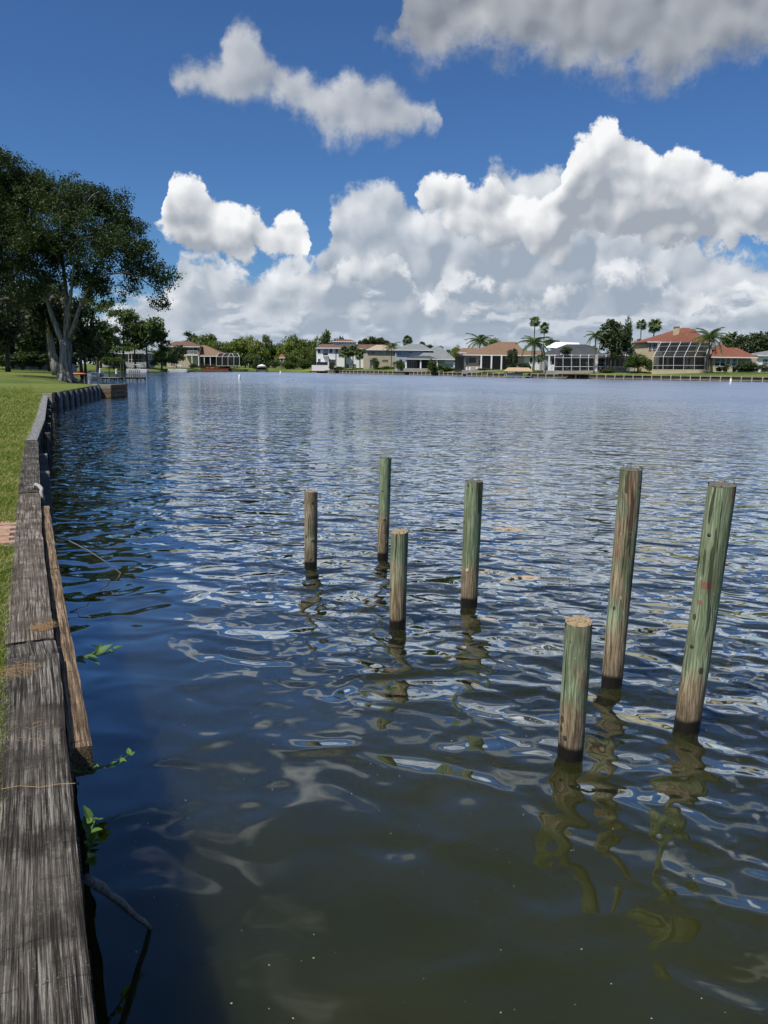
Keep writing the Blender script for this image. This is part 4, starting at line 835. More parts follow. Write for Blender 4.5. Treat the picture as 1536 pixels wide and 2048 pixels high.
for lab, x, t, h, Y, kd, m_ in [
    ('bright green tree left of the grove centre', 468, 678, 22, 330, 'round', 'bright_leaf'), ('bright green tall tree in the middle of the grove', 490, 672, 20, 336, 'round', 'bright_leaf'), ('bright rounded tree right of the grove centre', 512, 674, 20, 332, 'round', 'bright_leaf'),
    ('olive tree at the right end of the bright grove', 532, 678, 16, 336, 'tall', 'mid_leaf'), ('dark gap filling tree behind the orange roofed shed', 548, 684, 20, 345, 'round', 'pine_leaf'), ('yellow green tree left of the high pines', 572, 676, 22, 330, 'round', 'bright_leaf'),
    ('tall olive pine left of the white house', 594, 669, 20, 340, 'round', 'mid_leaf'), ('tallest pine of the wood left of the white house', 616, 665, 20, 343, 'tall', 'mid_leaf'), ('olive pine next right of the tallest', 636, 667, 18, 338, 'round', 'mid_leaf'), ('pine just left of the white house tower', 655, 669, 18, 335, 'tall', 'pine_leaf'),
    ('dark pine beside the white tower', 674, 672, 16, 338, 'round', 'dark_leaf'), ('lower green tree in front of the tall pines', 606, 694, 24, 318, 'round', 'mid_leaf'), ('lower yellow green tree left of the white house wall', 584, 700, 20, 316, 'round', 'mid_leaf'), ('dark low tree hiding the foot of the wood', 634, 698, 18, 312, 'round', 'pine_leaf'),
    ('green tree behind the pool cage of the brown house', 455, 684, 18, 340, 'round', 'mid_leaf'), ('small tree between the cage and the grove', 500, 706, 16, 318, 'round', 'pine_leaf'), ('dark low tree left of the small lift', 474, 706, 14, 316, 'round', 'pine_leaf')]:
    tree(lab, x, t, 738, h, Y, kd, m_, FW, 0.3, name='pine_tree' if 'pine' in lab else 'broadleaf_tree')
for lab, x, t, b, h, Y in [('big shaded tree filling the view behind the oak at left', 20, 600, 735, 70, 168), ('shaded tree between the oak limbs and the lawn', 75, 610, 735, 60, 172), ('shaded tree right behind the fork of the oak', 135, 640, 738, 45, 176), ('shaded tree beyond the left edge of the lawn', -45, 590, 735, 70, 150), ('dark tree behind the yellow green one', 200, 665, 738, 30, 240), ('tall shaded tree seen between the oak limbs', 92, 560, 720, 58, 140), ('tall shaded tree seen right of the oak fork', 158, 585, 725, 42, 145)]:
    tree(lab, x, t, b, h, Y, 'round', 'dark_leaf', LW, 0.3)
for lab, x, t, b, h, Y in [('low tree behind the grey bungalow', 262, 690, 735, 40, 300), ('low tree left of the brown balcony roof', 330, 690, 735, 24, 310), ('distant hedge tree behind the white house roof', 740, 690, 730, 22, 330), ('distant tree between tan and grey roofs', 800, 690, 730, 22, 330), ('distant tree behind the grey hip', 890, 700, 735, 26, 300),
        ('distant tree behind the brown side roof', 935, 697, 735, 22, 280), ('distant tree behind the charcoal ridge', 1160, 688, 735, 34, 250), ('distant tree right of the charcoal roof', 1262, 690, 735, 26, 240), ('distant tree left of the palms', 1045, 700, 735, 20, 270)]:
    tree(lab, x, t, b, h, Y, 'round', 'pine_leaf', FW, 0.2)
for i, (x, t, b, h) in enumerate([(733, 676, 700, 10), (750, 673, 702, 16), (771, 680, 704, 11), (843, 683, 706, 8), (857, 689, 708, 12), (880, 692, 708, 9), (722, 680, 702, 8)]):
    tree(['dark tuft of a tree right of the white tower', 'dark tree top behind the white house roof end', 'dark tree top over the tan roof', 'dark tree top left of the grey ridge', 'dark rounded tree top behind the grey ridge', 'low dark tree top behind the grey roof', 'small dark tree top at the tower edge'][i], x, t, b, h, 370, 'round', 'dark_leaf', FW, 0.3)
tree('yellow green bush tree between the grey and brown roofs', 911, 691, 722, 12, 250, 'round', 'bright_leaf', None, 0.12)
tree('green tree behind the brown roof ridge beside a palm', 985, 676, 712, 16, 262, 'round', 'mid_leaf', FW, 0.2)
tree('dark round tree behind the white metal roof', 1108, 678, 704, 18, 240, 'round', 'dark_leaf', FW, 0.2)
tree('large dark feathery tree in front of the screened grey house', 1226, 648, 722, 36, 191, 'spiky', 'dark_leaf', None, 0.24)
tree('wispy sapling top right of the large feathery tree', 1256, 640, 712, 14, 194, 'spiky', 'pine_leaf', None, 0.1)
tree('dull green tree left of the red roof', 1284, 676, 735, 22, 208, 'round', 'mid_leaf', FW, 0.2)
tree('dark broad tree behind the red roofed wing', 1482, 664, 735, 34, 222, 'round', 'dark_leaf', FW, 0.25)
tree('dark tree cut by the right edge of the view', 1532, 662, 735, 34, 216, 'round', 'dark_leaf', FW, 0.25)
tree('dark tree standing between the red wing and the white house', 1450, 690, 738, 18, 212, 'round', 'dark_leaf', FW, 0.2)

SH = 'shrubs on the far shore'
for lab, x, t, b, h, Y, m_, kd in [
    ('dark clipped hedge mound left of the red house', 1276, 700, 745, 26, 189, 'hedge_leaf', 'bush'), ('dark dense bush against the screened cage corner', 1300, 716, 744, 12, 186, 'hedge_leaf', 'bush'),
    ('round clipped bush under the red wing windows', 1438, 733, 744, 9, 184, 'hedge_leaf', 'bush'), ('tall thin shrub in front of the red wing', 1451, 728, 746, 6, 180, 'dark_leaf', 'bush'), ('small round bush by the red wing corner', 1468, 736, 744, 5, 184, 'hedge_leaf', 'bush'),
    ('broad dark shrub mass right of the red wing', 1496, 722, 748, 24, 182, 'dark_leaf', 'bush'), ('grey green shrub by the white house at the right edge', 1530, 728, 746, 12, 177, 'dark_leaf', 'bush'),
    ('spiky round palm bush on the shore before the grey house', 871, 718, 746, 16, 224, 'palm_leaf', 'spiky'), ('long low hedge beside the spiky bush', 898, 731, 744, 20, 226, 'hedge_leaf', 'bush'), ('bushy tuft left of the grey lanai', 801, 716, 740, 13, 243, 'hedge_leaf', 'bush'),
    ('low hedge below the tan house windows', 770, 731, 741, 20, 256, 'hedge_leaf', 'bush'), ('upright dark bush at the tan house door', 751, 713, 740, 8, 256, 'dark_leaf', 'bush'), ('pointed dark bush at the white house corner', 663, 722, 741, 7, 262, 'dark_leaf', 'bush'),
    ('hedge along the white terrace', 676, 732, 741, 14, 264, 'hedge_leaf', 'bush'), ('grey green weeping shrub before the brown screened porch', 1027, 702, 742, 14, 200, 'dark_leaf', 'spiky'), ('dark shrub between porch and canopy', 1050, 724, 744, 12, 200, 'dark_leaf', 'bush'),
    ('low plants along the brown porch', 970, 735, 742, 18, 209, 'hedge_leaf', 'bush'), ('dark bushes in front of the white framed cage', 1212, 737, 747, 14, 192, 'hedge_leaf', 'bush'), ('leafy shrub over the dark roof edge', 1132, 692, 712, 12, 196, 'dark_leaf', 'bush'),
    ('dark rounded bush before the bright grove', 511, 722, 740, 8, 300, 'dark_leaf', 'bush'), ('dark bush left of the orange roofed shed', 548, 719, 739, 12, 300, 'dark_leaf', 'bush'), ('mixed shrubs right of the orange roofed shed', 580, 720, 740, 16, 298, 'hedge_leaf', 'bush'),
    ('green shrub row before the high pines', 610, 716, 740, 16, 292, 'hedge_leaf', 'bush'), ('dark shrub next to the white terrace wall', 628, 712, 740, 9, 288, 'dark_leaf', 'bush'), ('hedge bush left of the grey roofed house', 215, 712, 732, 14, 232, 'hedge_leaf', 'bush'),
    ('bush under the pines on the left shore', 238, 712, 735, 18, 230, 'hedge_leaf', 'bush'), ('reedy shrub at the foot of the pool cage', 450, 728, 741, 14, 288, 'hedge_leaf', 'bush'), ('low bush below the brown balcony', 386, 724, 739, 8, 274, 'hedge_leaf', 'bush'),
    ('dark understory bush left of the oak trunk', 60, 700, 738, 40, 140, 'dark_leaf', 'bush'), ('dark understory bush at the left edge of the lawn', 5, 705, 738, 34, 138, 'dark_leaf', 'bush')]:
    tree(lab, x, t, b, h, Y, kd, m_, SH, 0.05, name='shrub', cat='shrub')

# palms: every frond is a part
def frond_feather():
    mb = MB(); n = 16; sp = [Vector((0.02 + 1.0 * t, 0, 0.42 * t - 0.95 * t * t)) for t in [i / n for i in range(n + 1)]]
    mb.tube(sp, [0.016 - 0.012 * i / n for i in range(n + 1)], 4, False); r = random.Random(2)
    for i in range(2, n + 1):
        for s in (-1, 1):
            p = sp[i]; l = 0.30 * math.sin(math.pi * (0.12 + 0.80 * i / n)) + 0.05; q = p + Vector((0.13, s * l, -0.16 - 0.22 * r.random() * i / n)); w = Vector((0.030, 0, 0)); mb.add([p - w, p + w, q], [(0, 1, 2)])
    return mb.build('frond_feather_shape', M['palm_leaf'])
def frond_fan():
    mb = MB(); c = Vector((0.48, 0, 0.10)); mb.tube([(0, 0, 0), (0.25, 0, 0.09), c], [0.02, 0.014, 0.012], 4, False)
    for i in range(15):
        a = -1.75 + 3.5 * i / 14; l = 0.55 * (0.72 + 0.28 * math.cos(a)); d = Vector((math.cos(a), math.sin(a), 0)); q = c + d * l + Vector((0, 0, -0.10 - 0.16 * abs(math.sin(a)))); m_ = c + d * l * 0.55 + Vector((0, 0, 0.02)); w = Vector((-math.sin(a), math.cos(a), 0)) * 0.055
        mb.add([c, m_ - w, m_ + w, q], [(0, 1, 2), (1, 3, 2)])
    return mb.build('frond_fan_shape', M['palm_leaf'])
_ff, _fn = frond_feather(), frond_fan(); FEATHER, FAN = _ff.data, _fn.data
for o in (_ff, _fn): bpy.data.objects.remove(o)
def palm(label, px, py, half, Y, kind, n, trunk=0.15, group='palms on the far shore', seed=0, foot=None, lean=0.0):
    """palm with its crown heart at (px, py) seen from the lawn and fronds of the given reach"""
    c = at(px, py, Y); zb = land_z(c.x, c.y); root = empty('palm_tree', (c.x - lean, c.y, zb)); tag(root, label, 'palm', group); r = random.Random(seed + int(px)); k = Y / LENS_F; R_ = half * k
    hgt = c.z - zb; mb = MB(); pts = [(lean * (i / 8) ** 1.5, 0, -0.3 + (hgt + 0.3) * i / 8) for i in range(9)]
    mb.tube(pts, [trunk * (1.35 if i == 0 else 1.0 - 0.25 * i / 8) for i in range(9)], 9); mb.build('trunk', M['palm_bark'], root, True)
    for i in range(n):
        o = link_mesh('frond', FEATHER if kind == 'feather' else FAN, root, (lean, 0, hgt)); t = (i + 0.5) / n
        pitch = (1.05 - 1.55 * t if kind == 'feather' else 1.25 - 2.25 * t) + r.uniform(-.15, .15); s = R_ * r.uniform(0.85, 1.15) * (1.12 if kind == 'feather' else 1.0)
        o.scale = (s, s, s); o.rotation_euler = (r.uniform(-.35, .35), -pitch, i * 2.399 + r.uniform(-.3, .3))
    return root
palm('tall fan palm, left and higher of the pair over the brown house', 1070, 644, 13, 214, 'fan', 26, 0.16)
palm('tall fan palm, right and lower of the pair over the brown house', 1089, 657, 13, 210, 'fan', 26, 0.16)
palm('feather palm with drooping crown in front of the brown house end', 1070, 687, 24, 198, 'feather', 22, 0.20)
palm('tall fan palm left of the red roof, the slimmer of two', 1283, 650, 12, 214, 'fan', 26, 0.16)
palm('tall shaggy fan palm nearest the red roof', 1309, 652, 16, 212, 'fan', 34, 0.2)
palm('feather palm in front of the red roofed house', 1420, 676, 27, 181, 'feather', 22, 0.17)
palm('fan palm showing over the blue grey house', 815, 681, 12, 300, 'fan', 26, 0.2)
palm('large feather palm behind the brown roof', 960, 684, 22, 252, 'feather', 22, 0.25)
palm('thin feather palm before the tan house', 783, 694, 13, 252, 'feather', 18, 0.14)
palm('bushy cabbage palm before the white house, leftmost of the clump', 690, 706, 15, 262, 'fan', 30, 0.2)
palm('cabbage palm in the middle of the white house clump', 706, 703, 15, 264, 'fan', 30, 0.2)
palm('cabbage palm at the right of the white house clump', 720, 710, 13, 262, 'fan', 30, 0.2)
palm('feather palm beside the large feathery tree', 1192, 672, 16, 190, 'feather', 20, 0.18)
palm('small palm by the seawall near the white framed cage', 1083, 719, 7, 194, 'fan', 16, 0.1)
palm('short feather palm right of the cabbage palms', 735, 700, 11, 262, 'feather', 16, 0.15)
# ------------------------------------------------------------------ houses on the far shore
V2 = lambda x, y: (150 + x / 4.389, 640 + y / 4.389); V3 = lambda x, y: (440 + x / 4.389, 640 + y / 4.389); V4 = lambda x, y: (720 + x / 4.389, 630 + y / 4.389)
V5 = lambda x, y: (1000 + x / 4.8, 620 + y / 4.8); V6 = lambda x, y: (1240 + x / 5.189, 620 + y / 5.189)
class House:
    """a house surveyed from the lawn: corners given by sighting (view, x, y) at a known distance Y; built in metres around its own Empty"""
    def __init__(s, name, label, view, xc, Y, cat='house', group=None):
        s.v = view; p = at(*view(xc, 0), Y); s.root = empty(name, (p.x, Y, land_z(p.x, Y))); s.o = s.root.location; tag(s.root, label, cat, group); s.Y = Y
    def pt(s, x, y, dy=0.0): return at(*s.v(x, y), s.Y + dy) - s.o
    def box(s, name, x0, y0, x1, y1, mat, dy=0.0, depth=0.3, parent=None, drop=0.0, bevel=0.0):
        a, b = s.pt(x0, y0, dy), s.pt(x1, y1, dy); c, d = s.pt(x1, y0, dy), s.pt(x0, y1, dy); zt = (a.z + c.z) / 2; zb = (b.z + d.z) / 2 - drop
        return MB().box(a.x, c.x, dy, dy + depth, zb, zt).build(name, M[mat], parent or s.root, bevel=bevel)
    def hip(s, name, x0, x1, ye, rx0, rx1, yr, mat, dy=0.0, depth=10.0, ry=None, t=0.2, parent=None, fascia='white_metal'):
        a, c = s.pt(x0, ye, dy), s.pt(x1, ye, dy); ry = dy + depth / 2 if ry is None else ry; e, f = s.pt(rx0, yr, ry), s.pt(rx1, yr, ry); z = (a.z + c.z) / 2
        o = MB().hip(a.x, c.x, dy, dy + depth, z, (e.z + f.z) / 2, e.x, f.x, ry, t).build(name, M[mat], parent or s.root)
        if fascia: MB().box(a.x - .02, c.x + .02, dy - 0.06, dy - 0.005, z - t - 0.03, z + 0.02).build('gutter', M[fascia], o)
        return o
    def window(s, x0, y0, x1, y1, dy=0.0, cols=1, rows=1, frame='white_metal', glass='glass', name='window', bar=0.07):
        a, b = s.pt(x0, y0, dy), s.pt(x1, y1, dy); w = MB(); y_ = dy - 0.05; X0, X1, Z0, Z1 = a.x, b.x, b.z, a.z
        w.box(X0 - bar, X0, y_ - .05, y_ + .04, Z0 - bar, Z1 + bar).box(X1, X1 + bar, y_ - .05, y_ + .04, Z0 - bar, Z1 + bar).box(X0, X1, y_ - .05, y_ + .04, Z0 - bar, Z0).box(X0, X1, y_ - .05, y_ + .04, Z1, Z1 + bar)
        for i in range(1, cols): x = X0 + (X1 - X0) * i / cols; w.box(x - bar / 3, x + bar / 3, y_ - .04, y_ + .03, Z0, Z1)
        for i in range(1, rows): z = Z0 + (Z1 - Z0) * i / rows; w.box(X0, X1, y_ - .035, y_ + .025, z - bar / 3, z + bar / 3)
        o = w.build(name, M[frame], s.root); MB().box(X0, X1, y_ + .026, y_ + .045, Z0, Z1).build('pane', M[glass], o); return o
    def bar(s, p, q, mat='white_metal', w=0.075, name='frame_bar', parent=None):
        return MB().beam(p, q, w, w).build(name, M[mat], parent or s.root)
    def sheet(s, pts, name='screen_panel', mat='screen', parent=None, t=0.012):
        n = (pts[1] - pts[0]).cross(pts[2] - pts[0]).normalized() * t; k = len(pts); v = [p for p in pts] + [p + n for p in pts]
        return MB().add(v, [tuple(range(k))[::-1], tuple(range(k, 2 * k))] + [(i, (i + 1) % k, k + (i + 1) % k, k + i) for i in range(k)]).build(name, M[mat], parent or s.root)

def red_house():
    h = House('red_roofed_house', 'two storey cream house with red tiled roof and tall screened pool cage', V6, 620, 192)
    h.box('wall', 300, 332, 960, 640, 'cream_wall', 0.6, 10.5, drop=1.5)
    h.hip('roof', 283, 985, 330, 640, 720, 186, 'red_tile', 0.0, 12.0)
    h.hip('roof', 408, 880, 333, 755, 775, 195, 'red_tile', -0.5, 9.0, ry=2.8)
    h.box('chimney', 575, 178, 619, 270, 'cream_wall', 2.0, 1.2); h.box('chimney_cap', 570, 167, 624, 178, 'tan_wall', 1.9, 1.4)
    # two storey loggia behind the cage; solid dark panels stand in for its shade
    h.box('loggia_shade_panel', 418, 345, 712, 440, 'door_and_shade_dark', 0.52, 0.06); h.box('loggia_shade_panel', 420, 495, 870, 612, 'door_and_shade_dark', 0.52, 0.06)
    h.box('balcony_slab', 415, 440, 720, 486, 'tan_wall', -0.3, 0.88); h.box('pier', 395, 345, 418, 620, 'grey_wall', -0.3, 0.8)
    for x in (490, 690): h.box('column', x, 488, x + 21, 614, 'tan_wall', -0.35, 0.45)
    for x in (520, 600): h.box('column', x, 345, x + 14, 440, 'grey_wall', -0.25, 0.3)
    h.window(570, 505, 680, 605, 0.40, 3, 1, 'dark_metal', name='sliding_door'); h.box('wall_panel', 715, 490, 770, 615, 'tan_wall', 0.3, 0.2)
    h.window(345, 352, 385, 412, 0.55, 2, 2); h.window(302, 354, 318, 414, 0.55, 1, 2); h.window(772, 352, 868, 410, 0.55, 3, 2)
    h.box('canvas_blind', 712, 415, 880, 484, 'canvas_tan', 0.1, 0.05); h.box('canvas_blind', 785, 490, 866, 605, 'furniture', 0.1, 0.05)
    # cage: base wall, posts, slanted rafters, cross bars, screens
    D = -8.0
    h.box('cage_base', 335, 618, 905, 649, 'cream_wall', D, 0.35, drop=1.0)
    X = [345, 450, 558, 665, 775, 884]; top = [(424, 338), (528, 334), (632, 332), (741, 330), (845, 332), (945, 338)]
    A = [h.pt(x, 485, D) for x in X]; B = [h.pt(x - 5, 619, D) for x in X]; T = [h.pt(x, y, -0.6) for x, y in top]
    for a, b, t in zip(A, B, T): h.bar(a, b); h.bar(a, t)
    for i in range(5):
        h.bar(A[i], A[i + 1]); h.bar(B[i], B[i + 1]); h.bar(B[i].lerp(A[i], .33), B[i + 1].lerp(A[i + 1], .33))
        for f in (.36, .72): h.bar(A[i].lerp(T[i], f), A[i + 1].lerp(T[i + 1], f), w=0.08)
        h.sheet([B[i], B[i + 1], A[i + 1], A[i]]); h.sheet([A[i], A[i + 1], T[i + 1], T[i]])
    e = [h.pt(x, 619, dy) for x, dy in ((905, -5.5), (920, -3), (938, -.6))]
    for i, q in enumerate(e): up = A[5].lerp(T[5], (i + 1) / 3); h.bar(Vector((up.x, up.y, q.z)), up, w=0.08)
    h.sheet([B[5], Vector((T[5].x, T[5].y, B[5].z)), T[5], A[5]])
    for i, (x, y) in enumerate([(470, 600), (590, 596), (815, 600), (840, 602)]): h.box('patio_chair', x, y - 12, x + 16, y + 12, 'furniture', -4.0, 0.6)
    # single storey wing
    h.box('wing_wall', 965, 485, 1230, 640, 'cream_wall', -1.0, 9.0, drop=1.5)
    h.hip('wing_roof', 942, 1262, 487, 1035, 1056, 352, 'red_tile', -1.8, 10.0); h.hip('wing_roof', 1085, 1432, 489, 1125, 1215, 390, 'red_tile', -0.8, 12.0)
    for x0, x1, y1 in ((988, 1030, 580), (1046, 1086, 583), (1102, 1140, 560), (1166, 1206, 582)): h.window(x0, 503, x1, y1, -1.0, 1, 2)
    h.window(1166, 592, 1204, 632, -1.0, 2, 1, glass='door_and_shade_dark', name='door'); h.box('carport_wall', 1232, 500, 1424, 640, 'tan_wall', 3.0, 0.3, drop=1.5)
red_house()
def white_end_house():
    h = House('white_cottage', 'white gabled house cut by the right edge of the view', V6, 1520, 196)
    h.box('wall', 1437, 470, 1720, 640, 'white_wall', 0.0, 9.0, drop=1.5); h.hip('roof', 1425, 1735, 470, 1520, 1640, 425, 'grey_shingle', -0.6, 10.5)
    for x in (1482, 1515): h.window(x, 512, x + 24, 572, 0.0, 2, 2)
    h.box('white_railing', 1470, 598, 1540, 612, 'rail_white', -1.5, 0.1)
white_end_house()
def charcoal_house():
    h = House('charcoal_roofed_house', 'low house with charcoal roof behind a white framed flat pool cage', V5, 760, 201)
    h.box('wall', 450, 428, 1300, 600, 'grey_wall', 0.6, 9.0, drop=1.5); h.hip('roof', 435, 1010, 432, 640, 835, 330, 'charcoal_shingle', 0, 11); h.hip('roof', 1000, 1340, 432, 1180, 1235, 368, 'charcoal_shingle', -0.5, 10)
    h.hip('porch_roof', 575, 665, 422, 600, 640, 372, 'charcoal_shingle', -1.6, 4)
    for x0, x1 in ((495, 590), (612, 680), (700, 760), (775, 815), (850, 920), (945, 990)): h.window(x0, 470, x1, 590, 0.6, 2, 1, 'grey_metal', name='sliding_door')
    for x in (1035, 1065, 1100, 1150, 1185): h.box('vertical_blind', x, 462, x + 12, 560, 'white_wall', 0.5, 0.06)
    D = -7.0; X = [525, 605, 685, 768, 850, 930, 1015, 1105, 1200]
    tp = [h.pt(x, 458, D) for x in X]; bt = [h.pt(x, 585, D) for x in X]; bk = [h.pt(x + 6, 428, -0.5) for x in X]
    for i in range(len(X)):
        h.bar(tp[i], bt[i], w=0.10); h.bar(tp[i], bk[i], w=0.11)
        if i < len(X) - 1:
            h.bar(tp[i], tp[i + 1], w=0.10); h.bar(bt[i], bt[i + 1], w=0.10); h.bar(bt[i].lerp(tp[i], .33), bt[i + 1].lerp(tp[i + 1], .33), w=0.1); h.bar(bk[i], bk[i + 1], w=0.1); h.bar(tp[i].lerp(bk[i], .5), tp[i + 1].lerp(bk[i + 1], .5), w=0.08)
            h.sheet([bt[i], bt[i + 1], tp[i + 1], tp[i]]); h.sheet([tp[i], tp[i + 1], bk[i + 1], bk[i]])
    h.box('corner_post', 468, 440, 482, 590, 'white_metal', -6.5, 0.4, drop=.6); h.box('corner_post', 918, 430, 944, 600, 'white_wall', -7.3, 0.5, drop=.4)
    h.box('pool_deck', 455, 585, 1260, 600, 'concrete', -8.0, 8.0, drop=1.2)
    for i, x in enumerate((645, 690, 930, 965)):
        c = h.pt(x, 585, -4.0); MB().box(c.x - .3, c.x + .3, c.y - .3, c.y + .3, c.z + .35, c.z + .45).box(c.x - .3, c.x + .3, c.y + .2, c.y + .3, c.z + .45, c.z + 1.0).box(c.x - .3, c.x - .22, c.y - .3, c.y - .22, c.z, c.z + .35).box(c.x + .22, c.x + .3, c.y - .3, c.y - .22, c.z, c.z + .35).build('patio_chair', M['white_metal'], h.root)
    for x0, x1 in ((660, 720), (760, 835), (855, 925)): h.box('patio_table', x0, 573, x1, 580, 'white_metal', -4.5, 1.0)
    h.box('service_box', 470, 525, 498, 588, 'white_wall', -7.6, 0.6, drop=.5); h.box('service_box', 503, 525, 522, 560, 'white_wall', -7.6, 0.5, drop=1.0)
charcoal_house()
def white_roof_house():
    h = House('white_metal_roofed_house', 'house with bright white metal roof half hidden behind the palms', V5, 500, 232)
    h.box('wall', 430, 395, 620, 470, 'white_wall', 1.0, 6.0, drop=3); a = [h.pt(425, 365, 0), h.pt(590, 372, 0), h.pt(600, 312, 4.5), h.pt(530, 312, 4.5)]; h.sheet(a, 'roof', 'white_metal', t=0.15); h.sheet([h.pt(590, 372, 0), h.pt(760, 372, 3), h.pt(760, 318, 6), h.pt(600, 312, 4.5)], 'roof', 'white_metal', t=0.15)
white_roof_house()
def brown_house():
    h = House('brown_roofed_house', 'low wide house with brown hipped roof and dark screened porch', V4, 1150, 218)
    h.box('wall', 915, 352, 1440, 478, 'tan_wall', 1.2, 10.0, drop=1.5); h.hip('roof', 905, 1468, 350, 1222, 1372, 236, 'brown_shingle', 0, 13)
    h.hip('roof', 868, 1090, 330, 900, 1030, 290, 'brown_shingle', 9, 8)
    h.box('wing_wall', 1440, 356, 1640, 460, 'white_wall', 1.5, 8, drop=1.5); h.hip('wing_roof', 1400, 1660, 352, 1480, 1600, 312, 'brown_shingle', 0.8, 10)
    for x in (1060, 1150, 1238): h.box('pillar', x, 356, x + 12, 478, 'white_wall', -0.2, 0.35, drop=.5)
    for x0, x1 in ((1078, 1148), (1166, 1236), (1252, 1340)): a, b = h.pt(x0, 356, 0), h.pt(x1, 478, 0); h.sheet([Vector((a.x, 0, b.z)), Vector((b.x, 0, b.z)), Vector((b.x, 0, a.z)), Vector((a.x, 0, a.z))])
    h.box('porch_shade_panel', 1075, 360, 1345, 470, 'door_and_shade_dark', 1.1, 0.12)  # solid dark panel painted as the shade inside the porch
    h.window(930, 378, 948, 432, 1.2, 1, 3); h.window(958, 376, 1014, 418, 1.2, 2, 1, 'dark_metal'); h.window(1040, 396, 1056, 438, 1.2, 1, 2); h.window(1120, 395, 1150, 468, 1.0, 2, 1, 'grey_metal', name='sliding_door')
    for x0 in (1492, 1560): h.window(x0, 375, x0 + 44, 420, 1.5, 2, 2)
    pts = [h.pt(835, 480, -3), h.pt(912, 480, -3), h.pt(912, 362, -3), h.pt(835, 362, -3)]
    h.sheet(pts); h.sheet([h.pt(835, 362, -3), h.pt(912, 362, -3), h.pt(912, 350, 3), h.pt(835, 352, 3)])
    for a, b in zip(pts, pts[1:] + pts[:1]): h.bar(a, b, 'dark_metal', 0.08)
    h.box('screen_room_wall', 838, 364, 912, 480, 'dark_metal', 2.0, 0.2, drop=1); h.box('terrace', 905, 485, 1252, 500, 'concrete', -5.5, 5, drop=.6)
    for x in (930, 955, 1020): h.box('terrace_chair', x, 455, x + 14, 486, 'white_metal', -3, 0.5)
brown_house()
def grey_house():
    h = House('grey_roofed_house', 'blue grey house with slate grey roofs and dark covered terrace', V4, 570, 240)
    h.box('wall', 312, 300, 640, 470, 'blue_grey_wall', 3.0, 9, drop=1.5); h.hip('roof', 302, 640, 306, 430, 545, 254, 'grey_shingle', 2.2, 11)
    h.box('wall', 600, 380, 822, 470, 'blue_grey_wall', 0.5, 9, drop=1.5); h.hip('roof', 470, 838, 386, 640, 712, 280, 'grey_shingle', -0.4, 11)
    h.window(330, 326, 360, 350, 3.0, 2, 2); h.window(425, 320, 457, 336, 3.0, 2, 1)
    h.hip('terrace_roof', 392, 690, 384, 455, 610, 358, 'charcoal_shingle', -4.5, 6.5, ry=0.5); h.box('terrace_back_wall', 400, 388, 690, 470, 'door_and_shade_dark', 0.3, 0.15, drop=.5)
    for x in (527, 398, 672): h.box('column', x, 390, x + 12, 468, 'white_wall', -4.2, 0.35, drop=.5)
    h.window(412, 398, 450, 466, 0.1, 2, 1, 'grey_metal', name='sliding_door'); h.window(456, 398, 492, 466, 0.1, 2, 1, 'grey_metal', name='sliding_door'); h.window(748, 392, 822, 428, 0.5, 3, 1, glass='white_wall', name='shutter')
    h.box('terrace', 385, 468, 700, 476, 'concrete', -5, 5.2, drop=.8)
grey_house()
def tan_house():
    h = House('tan_house', 'two storey tan stucco house with pale tiled roof', V4, 190, 259)
    h.box('wall', 62, 300, 312, 445, 'tan_wall', 0.5, 10, drop=1.5); h.hip('roof', 52, 330, 304, 148, 252, 262, 'tan_tile', -0.2, 11.5); h.box('lean_to', 30, 338, 62, 470, 'tan_wall', 1.0, 6, drop=1)
    h.window(100, 318, 124, 342, 0.5, 2, 1, 'tan_wall')
    for x in (196, 214, 232): h.window(x, 392, x + 11, 407, 0.5, 1, 1, 'tan_wall')
    h.window(84, 396, 104, 466, 0.5, 2, 4, name='door'); h.window(290, 322, 306, 345, 0.5, 1, 1)
tan_house()
def white_house():
    h = House('white_mansion', 'two storey white house with flat brown roof and small lookout tower', V3, 960, 273)
    h.box('wall', 846, 240, 1100, 420, 'white_wall', 0.3, 10, drop=1.5); h.box('wall', 1098, 250, 1400, 420, 'white_wall', 2.0, 9, drop=1.5)
    h.hip('roof', 838, 1110, 246, 890, 1060, 212, 'dark_brown_tile', -0.4, 11); h.hip('roof', 1060, 1420, 250, 1120, 1380, 214, 'dark_brown_tile', 1.2, 11)
    h.box('tower', 990, 186, 1190, 216, 'white_wall', 4.5, 5, drop=1); h.hip('tower_roof', 982, 1198, 188, 1040, 1140, 171, 'dark_brown_tile', 3.9, 6.2)
    for x in range(1000, 1185, 24): h.window(x, 194, x + 12, 208, 4.5, 1, 1)
    for x0, x1, y0, y1, c in ((860, 881, 258, 292, 2), (962, 984, 254, 292, 2), (1021, 1034, 256, 290, 1), (860, 881, 340, 386, 2), (957, 1010, 346, 400, 3)): h.window(x0, y0, x1, y1, 0.3, c, 1)
    h.box('recess_shade_panel', 905, 250, 946, 310, 'grey_wall', 0.22, 0.1); h.box('balcony_floor', 900, 310, 950, 317, 'white_wall', -0.6, 0.95); h.box('glass_railing', 903, 292, 948, 310, 'glass', -0.6, 0.04)  # grey panel on the white wall paints the shade of a recess
    h.box('drain_pipe', 1014, 246, 1018, 400, 'dark_metal', 0.15, 0.12); h.box('terrace_wall', 805, 396, 964, 420, 'white_wall', -3.2, 3, drop=1); h.box('glass_railing', 848, 368, 946, 396, 'glass', -3.1, 0.04)
    for x in (1112, 1142, 1172): h.window(x, 386, x + 18, 428, 1.9, 2, 2, name='french_door')
    h.window(1262, 262, 1285, 285, 2.0, 1, 1); h.window(1210, 262, 1240, 300, 2.0, 2, 1)
white_house()
